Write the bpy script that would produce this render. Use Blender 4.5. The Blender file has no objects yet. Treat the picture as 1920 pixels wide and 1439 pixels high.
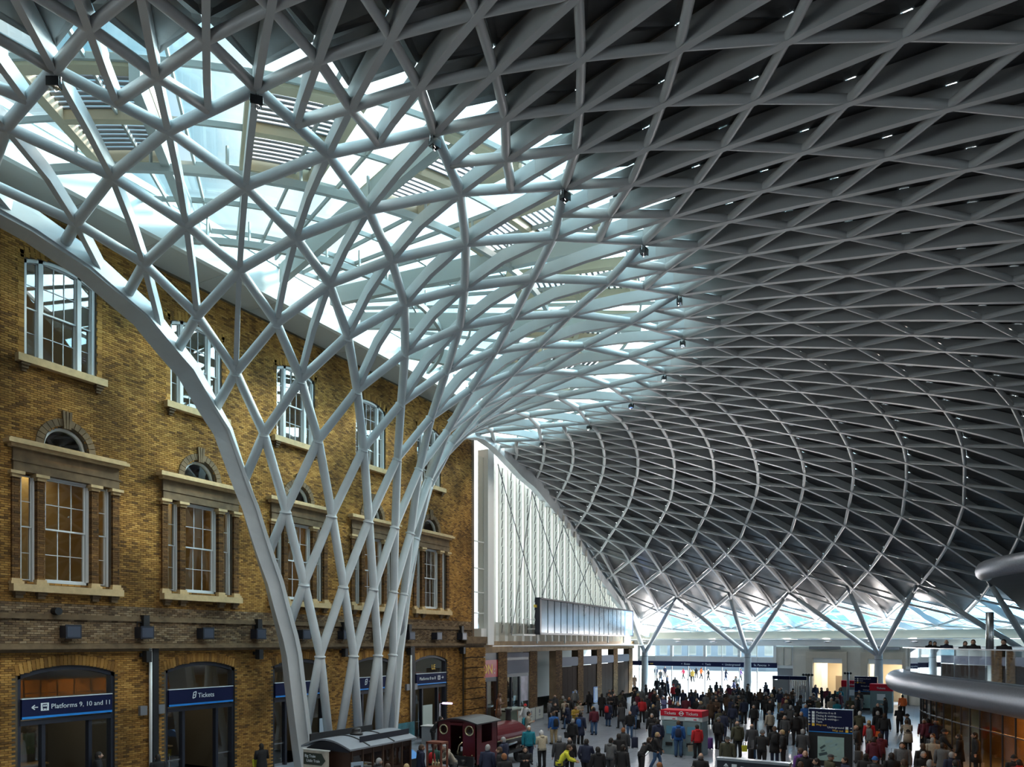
import bpy, bmesh, math, random
import numpy as np
from mathutils import Vector, Matrix
random.seed(11)
SC = bpy.context.scene
COL = SC.collection
PI = math.pi
# ---------------------------------------------------------------- camera, sky, sun, exposure
EYE = Vector((25.75, 0.0, 5.72))
HEAD = math.radians(28.954)                      # turned left of +y
cam_d = bpy.data.cameras.new('camera')
cam = bpy.data.objects.new('camera', cam_d); COL.objects.link(cam)
cam.location = EYE
cam.rotation_euler = (PI/2, 0, HEAD)
cam_d.sensor_width = 36.0
cam_d.lens = 26.02
cam_d.shift_y = 0.2523
cam_d.clip_start = 0.1; cam_d.clip_end = 900
SC.camera = cam

world = bpy.data.worlds.new('sky'); SC.world = world
world.use_nodes = True
wn = world.node_tree; wn.nodes.clear()
SUN_DIR = Vector((0.42, 0.74, 0.52)).normalized()          # toward the sun
w_out = wn.nodes.new('ShaderNodeOutputWorld')
w_bg = wn.nodes.new('ShaderNodeBackground')
w_tc = wn.nodes.new('ShaderNodeTexCoord')
w_no = wn.nodes.new('ShaderNodeTexNoise'); w_no.inputs['Scale'].default_value = 3.0; w_no.inputs['Detail'].default_value = 7
w_rp = wn.nodes.new('ShaderNodeValToRGB')                    # broken cloud: blue gaps, white cloud
w_rp.color_ramp.elements[0].position = 0.38; w_rp.color_ramp.elements[0].color = (0.20, 0.47, 0.62, 1)
w_rp.color_ramp.elements[1].position = 0.58; w_rp.color_ramp.elements[1].color = (0.88, 0.93, 0.95, 1)
w_dt = wn.nodes.new('ShaderNodeVectorMath'); w_dt.operation = 'DOT_PRODUCT'; w_dt.inputs[1].default_value = SUN_DIR
w_cl = wn.nodes.new('ShaderNodeMath'); w_cl.operation = 'MAXIMUM'; w_cl.inputs[1].default_value = 0.0
w_pw = wn.nodes.new('ShaderNodeMath'); w_pw.operation = 'POWER'; w_pw.inputs[1].default_value = 4.0
w_mr = wn.nodes.new('ShaderNodeMath'); w_mr.operation = 'MULTIPLY_ADD'      # the cloud glows toward the sun
w_mr.inputs[1].default_value = 13.0; w_mr.inputs[2].default_value = 0.50
wn.links.new(w_tc.outputs['Generated'], w_no.inputs['Vector'])
wn.links.new(w_tc.outputs['Generated'], w_dt.inputs[0])
wn.links.new(w_dt.outputs['Value'], w_cl.inputs[0]); wn.links.new(w_cl.outputs[0], w_pw.inputs[0]); wn.links.new(w_pw.outputs[0], w_mr.inputs[0])
wn.links.new(w_mr.outputs[0], w_bg.inputs['Strength'])
wn.links.new(w_no.outputs['Fac'], w_rp.inputs['Fac'])
wn.links.new(w_rp.outputs['Color'], w_bg.inputs['Color'])
wn.links.new(w_bg.outputs['Background'], w_out.inputs['Surface'])

sun_d = bpy.data.lights.new('sun', 'SUN'); sun = bpy.data.objects.new('sun', sun_d); COL.objects.link(sun)
sun_d.energy = 4.0; sun_d.angle = math.radians(9.0); sun_d.color = (1.0, 0.93, 0.82)
sun.rotation_euler = (-SUN_DIR).to_track_quat('-Z', 'Y').to_euler()   # from the south, low winter sun

vs = SC.view_settings
vs.view_transform = 'Standard'; vs.look = 'None'; vs.gamma = 1.0; vs.use_curve_mapping = False
vs.exposure = 0.9
cy_ = SC.cycles
cy_.max_bounces = 7; cy_.diffuse_bounces = 4; cy_.glossy_bounces = 3; cy_.transmission_bounces = 4
cy_.transparent_max_bounces = 12; cy_.caustics_reflective = False; cy_.caustics_refractive = False
cy_.sample_clamp_indirect = 4.0

# ---------------------------------------------------------------- helpers
MATS = {}
def mat(name, color, rough=0.5, metal=0.0, noise=0.0, nscale=4.0, bump=0.0, bscale=30.0, spec=0.5, emit=None, estr=0.0):
    if name in MATS: return MATS[name]
    m = bpy.data.materials.new(name); m.use_nodes = True
    nt = m.node_tree; b = nt.nodes['Principled BSDF']
    b.inputs['Base Color'].default_value = (*color, 1)
    b.inputs['Roughness'].default_value = rough; b.inputs['Metallic'].default_value = metal
    b.inputs['Specular IOR Level'].default_value = spec
    if noise > 0 or bump > 0:
        tc = nt.nodes.new('ShaderNodeTexCoord')
        if noise > 0:
            n = nt.nodes.new('ShaderNodeTexNoise'); n.inputs['Scale'].default_value = nscale; n.inputs['Detail'].default_value = 5
            nt.links.new(tc.outputs['Object'], n.inputs['Vector'])
            r = nt.nodes.new('ShaderNodeValToRGB')
            r.color_ramp.elements[0].position = 0.3; r.color_ramp.elements[1].position = 0.7
            r.color_ramp.elements[0].color = (*[c*(1-noise) for c in color], 1)
            r.color_ramp.elements[1].color = (*[min(1, c*(1+noise)) for c in color], 1)
            nt.links.new(n.outputs['Fac'], r.inputs['Fac']); nt.links.new(r.outputs['Color'], b.inputs['Base Color'])
        if bump > 0:
            n2 = nt.nodes.new('ShaderNodeTexNoise'); n2.inputs['Scale'].default_value = bscale; n2.inputs['Detail'].default_value = 4
            nt.links.new(tc.outputs['Object'], n2.inputs['Vector'])
            bp = nt.nodes.new('ShaderNodeBump'); bp.inputs['Strength'].default_value = bump; bp.inputs['Distance'].default_value = 0.02
            nt.links.new(n2.outputs['Fac'], bp.inputs['Height']); nt.links.new(bp.outputs['Normal'], b.inputs['Normal'])
    if emit:
        b.inputs['Emission Color'].default_value = (*emit, 1); b.inputs['Emission Strength'].default_value = estr
    MATS[name] = m
    return m

def glass_mat(name, tint, refl, rough=0.02):
    if name in MATS: return MATS[name]
    m = bpy.data.materials.new(name); m.use_nodes = True
    nt = m.node_tree; nt.nodes.clear()
    o = nt.nodes.new('ShaderNodeOutputMaterial'); mx = nt.nodes.new('ShaderNodeMixShader')
    t = nt.nodes.new('ShaderNodeBsdfTransparent'); g = nt.nodes.new('ShaderNodeBsdfGlossy')
    f = nt.nodes.new('ShaderNodeLayerWeight'); f.inputs['Blend'].default_value = 0.5      # same from both faces of a pane
    pw = nt.nodes.new('ShaderNodeMath'); pw.operation = 'POWER'; pw.inputs[1].default_value = 4.0
    nt.links.new(f.outputs['Facing'], pw.inputs[0])
    ma = nt.nodes.new('ShaderNodeMath'); ma.operation = 'ADD'; ma.inputs[1].default_value = refl; ma.use_clamp = True
    t.inputs['Color'].default_value = (*tint, 1); g.inputs['Color'].default_value = (1, 1, 1, 1); g.inputs['Roughness'].default_value = rough
    nt.links.new(pw.outputs['Value'], ma.inputs[0]); nt.links.new(ma.outputs['Value'], mx.inputs['Fac'])
    nt.links.new(t.outputs['BSDF'], mx.inputs[1]); nt.links.new(g.outputs['BSDF'], mx.inputs[2])
    nt.links.new(mx.outputs['Shader'], o.inputs['Surface'])
    MATS[name] = m
    return m

def brick_mat(name, cols, dirt=0.55):
    m = bpy.data.materials.new(name); m.use_nodes = True
    nt = m.node_tree; b = nt.nodes['Principled BSDF']; b.inputs['Roughness'].default_value = 0.9; b.inputs['Specular IOR Level'].default_value = 0.2
    ge = nt.nodes.new('ShaderNodeNewGeometry'); oi = nt.nodes.new('ShaderNodeObjectInfo')
    ad = nt.nodes.new('ShaderNodeMath'); ad.operation = 'ADD'
    fr = nt.nodes.new('ShaderNodeMath'); fr.operation = 'FRACT'
    nt.links.new(ge.outputs['Random Per Island'], ad.inputs[0]); nt.links.new(oi.outputs['Random'], ad.inputs[1]); nt.links.new(ad.outputs[0], fr.inputs[0])
    rp = nt.nodes.new('ShaderNodeValToRGB'); rp.color_ramp.interpolation = 'LINEAR'
    els = rp.color_ramp.elements
    els[0].position = 0.0; els[0].color = (*cols[0], 1); els[1].position = 1.0; els[1].color = (*cols[-1], 1)
    for i, c in enumerate(cols[1:-1]):
        e = els.new((i+1)/(len(cols)-1)); e.color = (*c, 1)
    nt.links.new(fr.outputs[0], rp.inputs['Fac'])
    n = nt.nodes.new('ShaderNodeTexNoise'); n.inputs['Scale'].default_value = 0.45; n.inputs['Detail'].default_value = 7
    nt.links.new(ge.outputs['Position'], n.inputs['Vector'])
    r2 = nt.nodes.new('ShaderNodeValToRGB')
    r2.color_ramp.elements[0].position = 0.36; r2.color_ramp.elements[0].color = (1-dirt, 1-dirt, 1-dirt, 1)
    r2.color_ramp.elements[1].position = 0.58; r2.color_ramp.elements[1].color = (1.0, 1.0, 1.0, 1)
    nt.links.new(n.outputs['Fac'], r2.inputs['Fac'])
    mx = nt.nodes.new('ShaderNodeMixRGB'); mx.blend_type = 'MULTIPLY'; mx.inputs['Fac'].default_value = 1
    nt.links.new(rp.outputs['Color'], mx.inputs[1]); nt.links.new(r2.outputs['Color'], mx.inputs[2])
    nt.links.new(mx.outputs['Color'], b.inputs['Base Color'])
    MATS[name] = m
    return m

class MB:
    """collects shapes and links them as ONE mesh object"""
    def __init__(s): s.v = []; s.f = []; s.mi = []
    def add(s, vs, fs, mi=0):
        k = len(s.v); s.v += [tuple(p) for p in vs]; s.f += [tuple(i+k for i in f) for f in fs]; s.mi += [mi]*len(fs)
    def box(s, x0, x1, y0, y1, z0, z1, mi=0, M=None):
        P = [(x0,y0,z0),(x1,y0,z0),(x1,y1,z0),(x0,y1,z0),(x0,y0,z1),(x1,y0,z1),(x1,y1,z1),(x0,y1,z1)]
        if M is not None: P = [tuple(M @ Vector(p)) for p in P]
        s.add(P, [(0,3,2,1),(4,5,6,7),(0,1,5,4),(1,2,6,5),(2,3,7,6),(3,0,4,7)], mi)
    def prism(s, poly, d, mi=0):
        """extrude 3-D polygon poly by vector d"""
        n = len(poly); d = Vector(d); A = [Vector(p) for p in poly]; B = [p+d for p in A]
        s.add(A+B, [tuple(range(n-1,-1,-1)), tuple(range(n,2*n))] + [(i,(i+1)%n,n+(i+1)%n,n+i) for i in range(n)], mi)
    def tube(s, pts, rad, n=10, mi=0, cap=True, up=None, sx=1.0):
        pts = [Vector(p) for p in pts]
        if not hasattr(rad, '__len__'): rad = [rad]*len(pts)
        rings = []
        prev = None
        for i, p in enumerate(pts):
            a = pts[max(i-1,0)]; b = pts[min(i+1,len(pts)-1)]
            t = (b-a); t = t.normalized() if t.length > 1e-9 else Vector((0,0,1))
            if prev is None:
                ref = Vector(up) if up else (Vector((0,0,1)) if abs(t.z) < 0.9 else Vector((1,0,0)))
            else: ref = prev
            x = ref - t*ref.dot(t)
            if x.length < 1e-6: x = t.orthogonal()
            x.normalize(); y = t.cross(x); prev = x
            rings.append([p + x*math.cos(2*PI*k/n)*rad[i] + y*math.sin(2*PI*k/n)*rad[i]*sx for k in range(n)])
        V = [q for r in rings for q in r]
        F = [(i*n+k, i*n+(k+1)%n, (i+1)*n+(k+1)%n, (i+1)*n+k) for i in range(len(pts)-1) for k in range(n)]
        if cap: F += [tuple(range(n-1,-1,-1)), tuple(range((len(pts)-1)*n, len(pts)*n))]
        s.add(V, F, mi)
    def sweep(s, pts, nrm, w, h, off=0.0, mi=0):
        """rectangular bar along pts; nrm = per point direction of the depth h"""
        V = []
        m = len(pts)
        for i in range(m):
            p = Vector(pts[i]); t = (Vector(pts[min(i+1,m-1)]) - Vector(pts[max(i-1,0)])).normalized()
            n = Vector(nrm[i]); n = (n - t*n.dot(t)).normalized(); b = t.cross(n)
            hh = h[i] if hasattr(h, '__len__') else h; oo = off[i] if hasattr(off, '__len__') else off
            c = p + n*oo
            V += [c - b*w/2 - n*hh/2, c + b*w/2 - n*hh/2, c + b*w/2 + n*hh/2, c - b*w/2 + n*hh/2]
        F = [(i*4+k, i*4+(k+1)%4, i*4+4+(k+1)%4, i*4+4+k) for i in range(m-1) for k in range(4)]
        F += [(3,2,1,0), tuple(range((m-1)*4, m*4))]
        s.add(V, F, mi)
    def lathe(s, prof, n=16, c=(0,0,0), mi=0):
        c = Vector(c); V = []
        for r, z in prof: V += [c + Vector((r*math.cos(2*PI*k/n), r*math.sin(2*PI*k/n), z)) for k in range(n)]
        m = len(prof)
        F = [(i*n+k, i*n+(k+1)%n, (i+1)*n+(k+1)%n, (i+1)*n+k) for i in range(m-1) for k in range(n)]
        F += [tuple(range(n-1,-1,-1)), tuple(range((m-1)*n, m*n))]
        s.add(V, F, mi)
    def ell(s, c, r, n=12, m=8, mi=0, z0=-1.0, M=None):
        """ellipsoid from polar height z0 (-1..1) up"""
        V = []; F = []
        a0 = math.asin(z0)
        for i in range(m+1):
            a = a0 + (PI/2-a0)*i/m
            V += [(c[0]+r[0]*math.cos(a)*math.cos(2*PI*k/n), c[1]+r[1]*math.cos(a)*math.sin(2*PI*k/n), c[2]+r[2]*math.sin(a)) for k in range(n)]
        if M is not None: V = [tuple(M @ Vector(p)) for p in V]
        F = [(i*n+k, i*n+(k+1)%n, (i+1)*n+(k+1)%n, (i+1)*n+k) for i in range(m) for k in range(n)]
        s.add(V, F, mi)
    def mesh(s, name, mats, smooth=False):
        me = bpy.data.meshes.new(name); me.from_pydata(s.v, [], s.f)
        for m in (mats if isinstance(mats, (list, tuple)) else [mats]): me.materials.append(m)
        if any(s.mi): me.polygons.foreach_set('material_index', s.mi)
        if smooth: me.polygons.foreach_set('use_smooth', [True]*len(s.f))
        me.update()
        return me
    def build(s, name, mats, parent=None, smooth=False):
        return link(name, s.mesh(name, mats, smooth), parent)

def link(name, data, parent=None, loc=None, rz=None):
    o = bpy.data.objects.new(name, data); COL.objects.link(o)
    if parent is not None: o.parent = parent
    if loc is not None: o.location = loc
    if rz is not None: o.rotation_euler = (0, 0, rz)
    return o
def tag(o, label=None, cat=None, group=None, kind=None):
    if label: o['label'] = label
    if cat: o['category'] = cat
    if group: o['group'] = group
    if kind: o['kind'] = kind
    return o
def thing(name, label, cat, loc=(0,0,0), rz=0.0, group=None):
    return tag(link(name, None, None, loc, rz), label, cat, group)
def structure(name, mb, mats, smooth=False):
    return tag(mb.build(name, mats, None, smooth), kind='structure')
def text(body, size, loc, a, m, parent=None, align='LEFT', name='lettering', ext=0.004, bold=0.0):
    """flat lettering standing upright; reads along the direction (cos a, sin a)"""
    c = bpy.data.curves.new(name, 'FONT'); c.body = body; c.size = size; c.align_x = align; c.extrude = ext; c.offset = bold
    c.resolution_u = 4
    tmp = bpy.data.objects.new('tmp', c); COL.objects.link(tmp)
    me = bpy.data.meshes.new_from_object(tmp.evaluated_get(bpy.context.evaluated_depsgraph_get()))
    bpy.data.objects.remove(tmp); me.materials.clear(); me.materials.append(m)
    o = link(name, me, parent, loc); o.rotation_euler = (PI/2, 0, a)
    return o

# ---------------------------------------------------------------- materials
WHITE = mat('white painted steel', (0.60, 0.635, 0.645), 0.42, 0.0, 0.06, 1.2)
WHITE2 = mat('off white steel', (0.74, 0.75, 0.73), 0.5)
FRAMEW = mat('skylight frame paint', (0.36, 0.385, 0.37), 0.5)
FASCIA = mat('white fascia panel', (0.62, 0.65, 0.635), 0.45)
SOFFIT = mat('grey soffit panel', (0.44, 0.44, 0.42), 0.6)
CREAM = mat('cream timber framing', (0.50, 0.43, 0.30), 0.6)
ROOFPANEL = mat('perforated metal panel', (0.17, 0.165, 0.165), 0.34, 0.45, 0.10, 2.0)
RIBM = mat('grey painted rib steel', (0.56, 0.56, 0.555), 0.34, 0.0, 0.05, 1.0)
DARK = mat('dark blue black metal', (0.018, 0.022, 0.035), 0.45)
BLACK = mat('black metal', (0.012, 0.013, 0.015), 0.5)
GREYM = mat('mid grey metal', (0.22, 0.23, 0.25), 0.4, 0.3)
SILVER = mat('brushed stainless steel', (0.55, 0.56, 0.58), 0.25, 0.9, 0.05, 8)
SIGNBLUE = mat('navy sign panel', (0.008, 0.012, 0.052), 0.6, spec=0.15)
SIGNLINE = mat('bright blue stripe', (0.02, 0.25, 0.72), 0.4)
LETTER = mat('white lettering', (0.72, 0.80, 0.84), 0.5)
YELLOWL = mat('yellow lettering', (0.85, 0.55, 0.06), 0.5)
STONE = mat('pale sandstone sill', (0.56, 0.40, 0.205), 0.8, 0, 0.14, 5, 0.2, 40)
STONEDARK = mat('sooty sandstone', (0.15, 0.098, 0.05), 0.85, 0, 0.3, 3)
MORTAR = mat('sooty mortar', (0.085, 0.065, 0.042), 0.95, 0, 0.25, 2)
SASH = mat('grey white sash paint', (0.68, 0.70, 0.70), 0.5)
PANE = glass_mat('reflective window pane', (0.90, 0.92, 0.92), 0.10)
SKYGLASS = glass_mat('roof glass', (0.88, 0.97, 0.98), 0.02)
SKIRTG = glass_mat('blue tinted roof glass', (0.44, 0.60, 0.70), 0.03)
CLEAR = glass_mat('clear glass', (0.95, 0.98, 0.98), 0.03)
BRICK = brick_mat('yellow stock brick', [(0.14,0.071,0.025),(0.31,0.155,0.040),(0.46,0.243,0.060),(0.33,0.164,0.043),(0.54,0.30,0.085),(0.40,0.20,0.050),(0.19,0.095,0.03)])

# ---------------------------------------------------------------- roof shell geometry
RK = [8.71,9.08,9.62,10.39,11.46,12.9,14.52,16.06,17.87,20.04,22.19,23.67,25.01,26.46,28.0,29.6,31.29,33.1,34.97,36.85,38.76,40.56,42.35,44.17,46.18,48.52,51.09,53.8,56.67,59.88,63.5,66.2,68.6,70.6]
ZK = [5.19,8.09,10.89,13.61,15.5,16.9,17.89,18.46,18.85,18.92,18.87,18.8,18.72,18.6,18.44,18.29,18.09,17.85,17.6,17.24,16.81,16.32,15.73,15.01,14.18,13.34,12.41,11.38,10.26,8.96,7.77,7.15,6.75,6.5]
EK = [1.0,.9977,.9954,.9931,.9908,.9885,.9862,.9839,.9816,.9793,.977,.9738,.9707,.9676,.9645,.9613,.9582,.9551,.952,.9442,.9364,.9286,.9209,.9131,.9053,.9098,.9143,.9189,.9234,.9279,.9324,.9345,.936,.937]
RK = [8.36]+RK; ZK = [0.0]+ZK; EK = [1.0]+EK                 # ring -1 stands on the floor
KK = np.arange(-1, 34)
CX0, CY0, DTH, SQ = -4.285, 25.384, 0.1098, 0.8552
def S(k, i, up=0.0):
    R = np.interp(k, KK, RK); Z = np.interp(k, KK, ZK); th = (i-5)*DTH*np.interp(k, KK, EK)
    p = Vector((CX0+R*math.cos(th), CY0+SQ*R*math.sin(th), Z))
    return p + nrm(k, i)*up if up else p
def nrm(k, i):
    a, b = max(-1, k-0.5), min(33, k+0.5)
    dr = np.interp(b, KK, RK)-np.interp(a, KK, RK); dz = np.interp(b, KK, ZK)-np.interp(a, KK, ZK)
    th = (i-5)*DTH*np.interp(k, KK, EK)
    return Vector((-dz*math.cos(th), -dz*math.sin(th), dr)).normalized()
_N = ([-60,-31.4,-20,-13.7,-9.42,-7.9,-5.4,-3.6,0],[.2,.4,1.0,1.75,2.55,2.72,3.1,3.44,3.62])
_P = ([0,4,9,19.3,21.8,24.8,29.8,34,38,42.6,47,49.2,55,62],[3.62,3.3,2.4,.45,.1,-.2,-1.2,-1.72,-1.96,-2.25,-2.2,-2.1,-1.9,-1.6])
def XE(y):
    d = y-CY0
    return float(np.interp(d, *_N)) if d < 0 else float(np.interp(d, *_P))
def inside(p): return p.x >= XE(p.y)+0.02
def clip(seq):
    """polylines of (k,i) kept on the hall side of the cut edge; returns list of runs"""
    runs = []; cur = []
    def cross(a, b):
        for _ in range(18):
            m = ((a[0]+b[0])/2, (a[1]+b[1])/2)
            if inside(S(*m)): a = m
            else: b = m
        return a
    for q in range(len(seq)):
        ok = inside(S(*seq[q]))
        if ok:
            if not cur and q > 0: cur.append(cross(seq[q], seq[q-1]))
            cur.append(seq[q])
        elif cur:
            cur.append(cross(seq[q-1], seq[q])); runs.append(cur); cur = []
    if len(cur) > 1: runs.append(cur)
    return [r for r in runs if len(r) > 1]
def trad(k): return float(np.interp(k, [-1, 4, 9, 12, 30, 33], [.185, .17, .150, .112, .105, .07]))

ceiling = tag(link('ceiling', None), kind='structure')
ceiling['label'] = 'white steel diagrid shell rising from a funnel and spreading over the concourse'
# diagonal tubes
def tube_strand(seq):
    for run in clip(seq):
        mb = MB(); mb.tube([S(*q) for q in run], [trad(q[0]) for q in run], 10)
        mb.build('diagonal_tube', WHITE if run[0][0] < 9.4 else RIBM, ceiling, True)
# lower (coarse) strands from the floor to the light ring: one strand per parity, slope one division a ring
for a in range(-24, 36):
    for sgn in (1, -1):
        seq = [(k, a + sgn*k) for k in range(-1, 11)]
        if a % 2: continue
        seq = [q for q in seq if -13 <= q[1] <= 23]
        if len(seq) > 1: tube_strand(seq)
# outer (fine) strands; from the light ring to the eaves, odd ones start half a ring earlier
for b in range(-24, 36):
    for sgn in (1, -1):
        st = 0 if b % 2 == 0 else -1
        seq = [(10 + m if m >= 0 else 9.5, b + sgn*m/2) for m in range(st, 24)]
        seq = [q for q in seq if -12 <= q[1] <= 22]
        if len(seq) > 1: tube_strand(seq)
# radial ribs
def rib_strand(i, k0):
    ks = [k0] + [k for k in np.arange(math.floor(k0)+1, 34, 1.0)]
    seq = [(float(k), i) for k in ks]
    for run in clip(seq):
        inner = [q for q in run if q[0] <= 10]; outer = [q for q in run if q[0] >= 10]
        for part, w, h, off, m in ((inner, .17, .42, .10, WHITE), (outer, .17, .52, .14, RIBM)):
            if len(part) < 2: continue
            # resample so that the bar bends smoothly
            fine = []
            for a, b in zip(part[:-1], part[1:]):
                fine += [(a[0]+(b[0]-a[0])*t, i) for t in (0, .5)]
            fine.append(part[-1])
            mb = MB(); mb.sweep([S(*q) for q in fine], [nrm(*q) for q in fine], w, h, off)
            mb.build('radial_rib', m, ceiling)
for n in range(-24, 45):
    i = n/2
    if n % 2 == 0: rib_strand(i, 4.15 if (n//2) % 2 == 0 else 5.15)
    else: rib_strand(i, 9.5)
# collars where the funnel tubes meet, and brackets under the first ribs
mb = MB()
for k in range(0, 6):
    for i in range(-8, 20):
        if (i+k) % 2 == 0 and inside(S(k, i)):
            p, t = S(k, i), (S(k+.3, i)-S(k-.3, i)).normalized()
            mb.tube([p-t*.10-t*.03, p-t*.10+t*.03], .235 if k < 3 else .215, 12)
o = mb.build('node_collar', WHITE, ceiling, True); o['kind'] = 'stuff'
# opaque triangular panels above the outer lattice
def panel_mesh(P, n):
    c = (P[0]+P[1]+P[2])/3
    # clipped corners leave the small daylight gaps seen at the nodes
    ring = []
    for a in range(3):
        p, q, r = P[a], P[(a+1) % 3], P[(a+2) % 3]
        ring += [p+(r-p).normalized()*.13, p+(q-p).normalized()*.13]
    inn = [v + (c-v).normalized()*.22 + n*.05 for v in ring]
    bk = [v + n*.09 for v in ring]
    return ring, inn, bk
cand = []
for m in range(0, 19):
    for j in range(-24, 44):
        i = j/1.0 if m % 2 == 0 else j+.5
        if not -13 <= i <= 22: continue
        for sg in (1, -1):
            tri = [(10+m, i), (11+m, i+sg*.5), (12+m, i)]
            pts = [S(*q) for q in tri]
            ins = [inside(p) for p in pts]
            if not any(ins): continue
            if not all(ins):
                pts = [p if ok else Vector((max(p.x, XE(p.y)+.05), p.y, p.z)) for p, ok in zip(pts, ins)]
                if (pts[1]-pts[0]).cross(pts[2]-pts[0]).length < .1: continue
            n = nrm(*tri[1])
            pts = [p + n*.42 for p in pts]
            if (pts[1]-pts[0]).cross(pts[2]-pts[0]).dot(n) < 0: pts = [pts[0], pts[2], pts[1]]
            c = (pts[0]+pts[1]+pts[2])/3
            d = c-EYE
            lat = d.x*math.cos(HEAD)+d.y*math.sin(HEAD); dep = -d.x*math.sin(HEAD)+d.y*math.cos(HEAD)
            vis = dep > 2 and abs(lat/dep) < .72 and d.z/dep < .90
            ang = abs(n.dot(d.normalized()))
            area = ((pts[1]-pts[0]).cross(pts[2]-pts[0])).length
            cand.append(((area*max(ang, .1)/d.length_squared) if vis else 0, len(cand), pts, n))
cand.sort(key=lambda t: -t[0])
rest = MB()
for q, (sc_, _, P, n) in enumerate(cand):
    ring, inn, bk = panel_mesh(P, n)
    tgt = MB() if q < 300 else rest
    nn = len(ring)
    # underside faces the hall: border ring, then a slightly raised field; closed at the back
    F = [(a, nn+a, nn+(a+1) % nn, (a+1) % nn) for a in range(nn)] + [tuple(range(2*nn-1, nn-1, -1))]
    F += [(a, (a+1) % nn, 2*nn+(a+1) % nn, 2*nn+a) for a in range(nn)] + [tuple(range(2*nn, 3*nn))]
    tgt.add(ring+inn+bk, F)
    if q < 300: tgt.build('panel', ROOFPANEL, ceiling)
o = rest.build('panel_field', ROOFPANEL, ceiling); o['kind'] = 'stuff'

# cut-edge beams: boxed white arches along the wall side
def edge_curve(north):
    out = []
    for k in np.concatenate([np.arange(-1, 6, .25), np.arange(6, 32.01, .5)]):
        lo, hi = (5, -14) if north else (5, 24)
        if inside(S(k, hi)): continue
        if not inside(S(k, lo)): continue
        for _ in range(30):
            m = (lo+hi)/2
            if inside(S(k, m)): lo = m
            else: hi = m
        out.append((float(k), lo))
    return out
for north in (True, False):
    E_ = edge_curve(north)
    pts = [S(*q) for q in E_]
    nn = [nrm(*q) for q in E_]
    mb = MB()
    if north:
        mb.sweep([p + Vector((-.12, 0, 0)) for p in pts], nn, .62, .80, .02)
        mb.sweep([p + Vector((.22, 0, 0)) for p in pts], nn, .10, .5, .02)
    else:
        kk = [q[0] for q in E_]
        mb.sweep(pts, nn, .50, [float(np.interp(k, [4, 9, 13], [.5, .7, 1.2])) for k in kk], [float(np.interp(k, [4, 9, 13], [0, -.08, -.28])) for k in kk])
    mb.build('edge_beam', WHITE, ceiling)
# glazed skirt between the shell and the perimeter wall
sk = 0
for m in range(18, 23):
    for j in range(4, 23):
        i = j*1.0 if m % 2 == 0 else j+.5
        for sg in (1, -1):
            if m == 18: continue
            tri = [(10+m, i), (11+m, i+sg*.5), (12+m, i)]
            pts = [S(*q) for q in tri]
            if not all(inside(p) for p in pts): continue
            n = nrm(*tri[1]); pts = [p+n*.30 for p in pts]
            c = (pts[0]+pts[1]+pts[2])/3; pts = [p+(c-p).normalized()*.08 for p in pts]
            mb = MB(); mb.prism(pts, n*.02); mb.build('skirt_pane', SKIRTG, ceiling)
            # glazing bar across the pane
            g = MB(); g.tube([(pts[0]+pts[1])/2, (pts[0]+pts[2])/2], .035, 5); g.tube([(pts[0]+pts[1])/2, (pts[1]+pts[2])/2], .03, 5)
            g.build('glazing_bar', FRAMEW, ceiling)

# spotlights on the light ring (one at each even division)
def floodlight(k, i, label):
    p, n = S(k, i), nrm(k, i)
    q = p - n*.16
    a = math.atan2(EYE.y-p.y, EYE.x-p.x)
    t = thing('floodlight', label, 'floodlight', q, (i-5)*DTH+PI/2+random.uniform(-.4, .4), 'floodlights on the rim of the opaque roof'); t.scale = (.62,)*3
    b = MB(); b.box(-.20, .20, -.14, .14, -.42, -.14); b.box(-.23, .23, -.17, -.13, -.45, -.11); b.build('lamp_housing', BLACK, t)
    g = MB(); g.box(-.18, .18, -.15, .15, -.435, -.418); g.build('lens', glass_mat('lamp lens', (.5, .55, .6), .4), t)
    g = MB(); g.tube([(0, 0, .1), (0, 0, -.05)], .035, 8); g.tube([(-.24, 0, -.28), (-.24, 0, -.05), (.24, 0, -.05), (.24, 0, -.28)], .018, 6); g.build('bracket', SILVER, t)
    s_ = link('added_fill_light', FLD, t, (0, 0, -.5))
    g = MB(); g.tube([(.05, .02, .08), (.16, .05, -.1), (.12, .06, -.5), (.02, .03, -.55), (-.05, 0, -.44)], .010, 5); g.build('cable', BLACK, t)
FLD = bpy.data.lights.new('added_fill_light', 'AREA'); FLD.energy = 130; FLD.size = .4; FLD.color = (1, .94, .86); FLD.spread = math.radians(140)  # fill light added to brighten floor and ground storey; the fixtures look unlit
FL = ['black floodlight under the rim at the far upper left of the roof', 'floodlight in the middle of the upper left glazing rim', 'floodlight above the middle of the picture, below a dark panel corner',
      'floodlight on the rim beside the louvres at top centre', 'floodlight with tilted head where the glazing meets the dark roof', 'floodlight at the right tip of the glazed zone',
      'floodlight just below the right tip of the glazed zone', 'floodlight on the rim under the louvre strip at right', 'floodlight lower on the rim, second from the arched end beam side',
      'small floodlight low on the rim above the fins', 'small floodlight lowest on the rim next to the end arch']
for q, i in enumerate(range(-4, 17, 2)):
    floodlight(10, i, FL[q])

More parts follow.
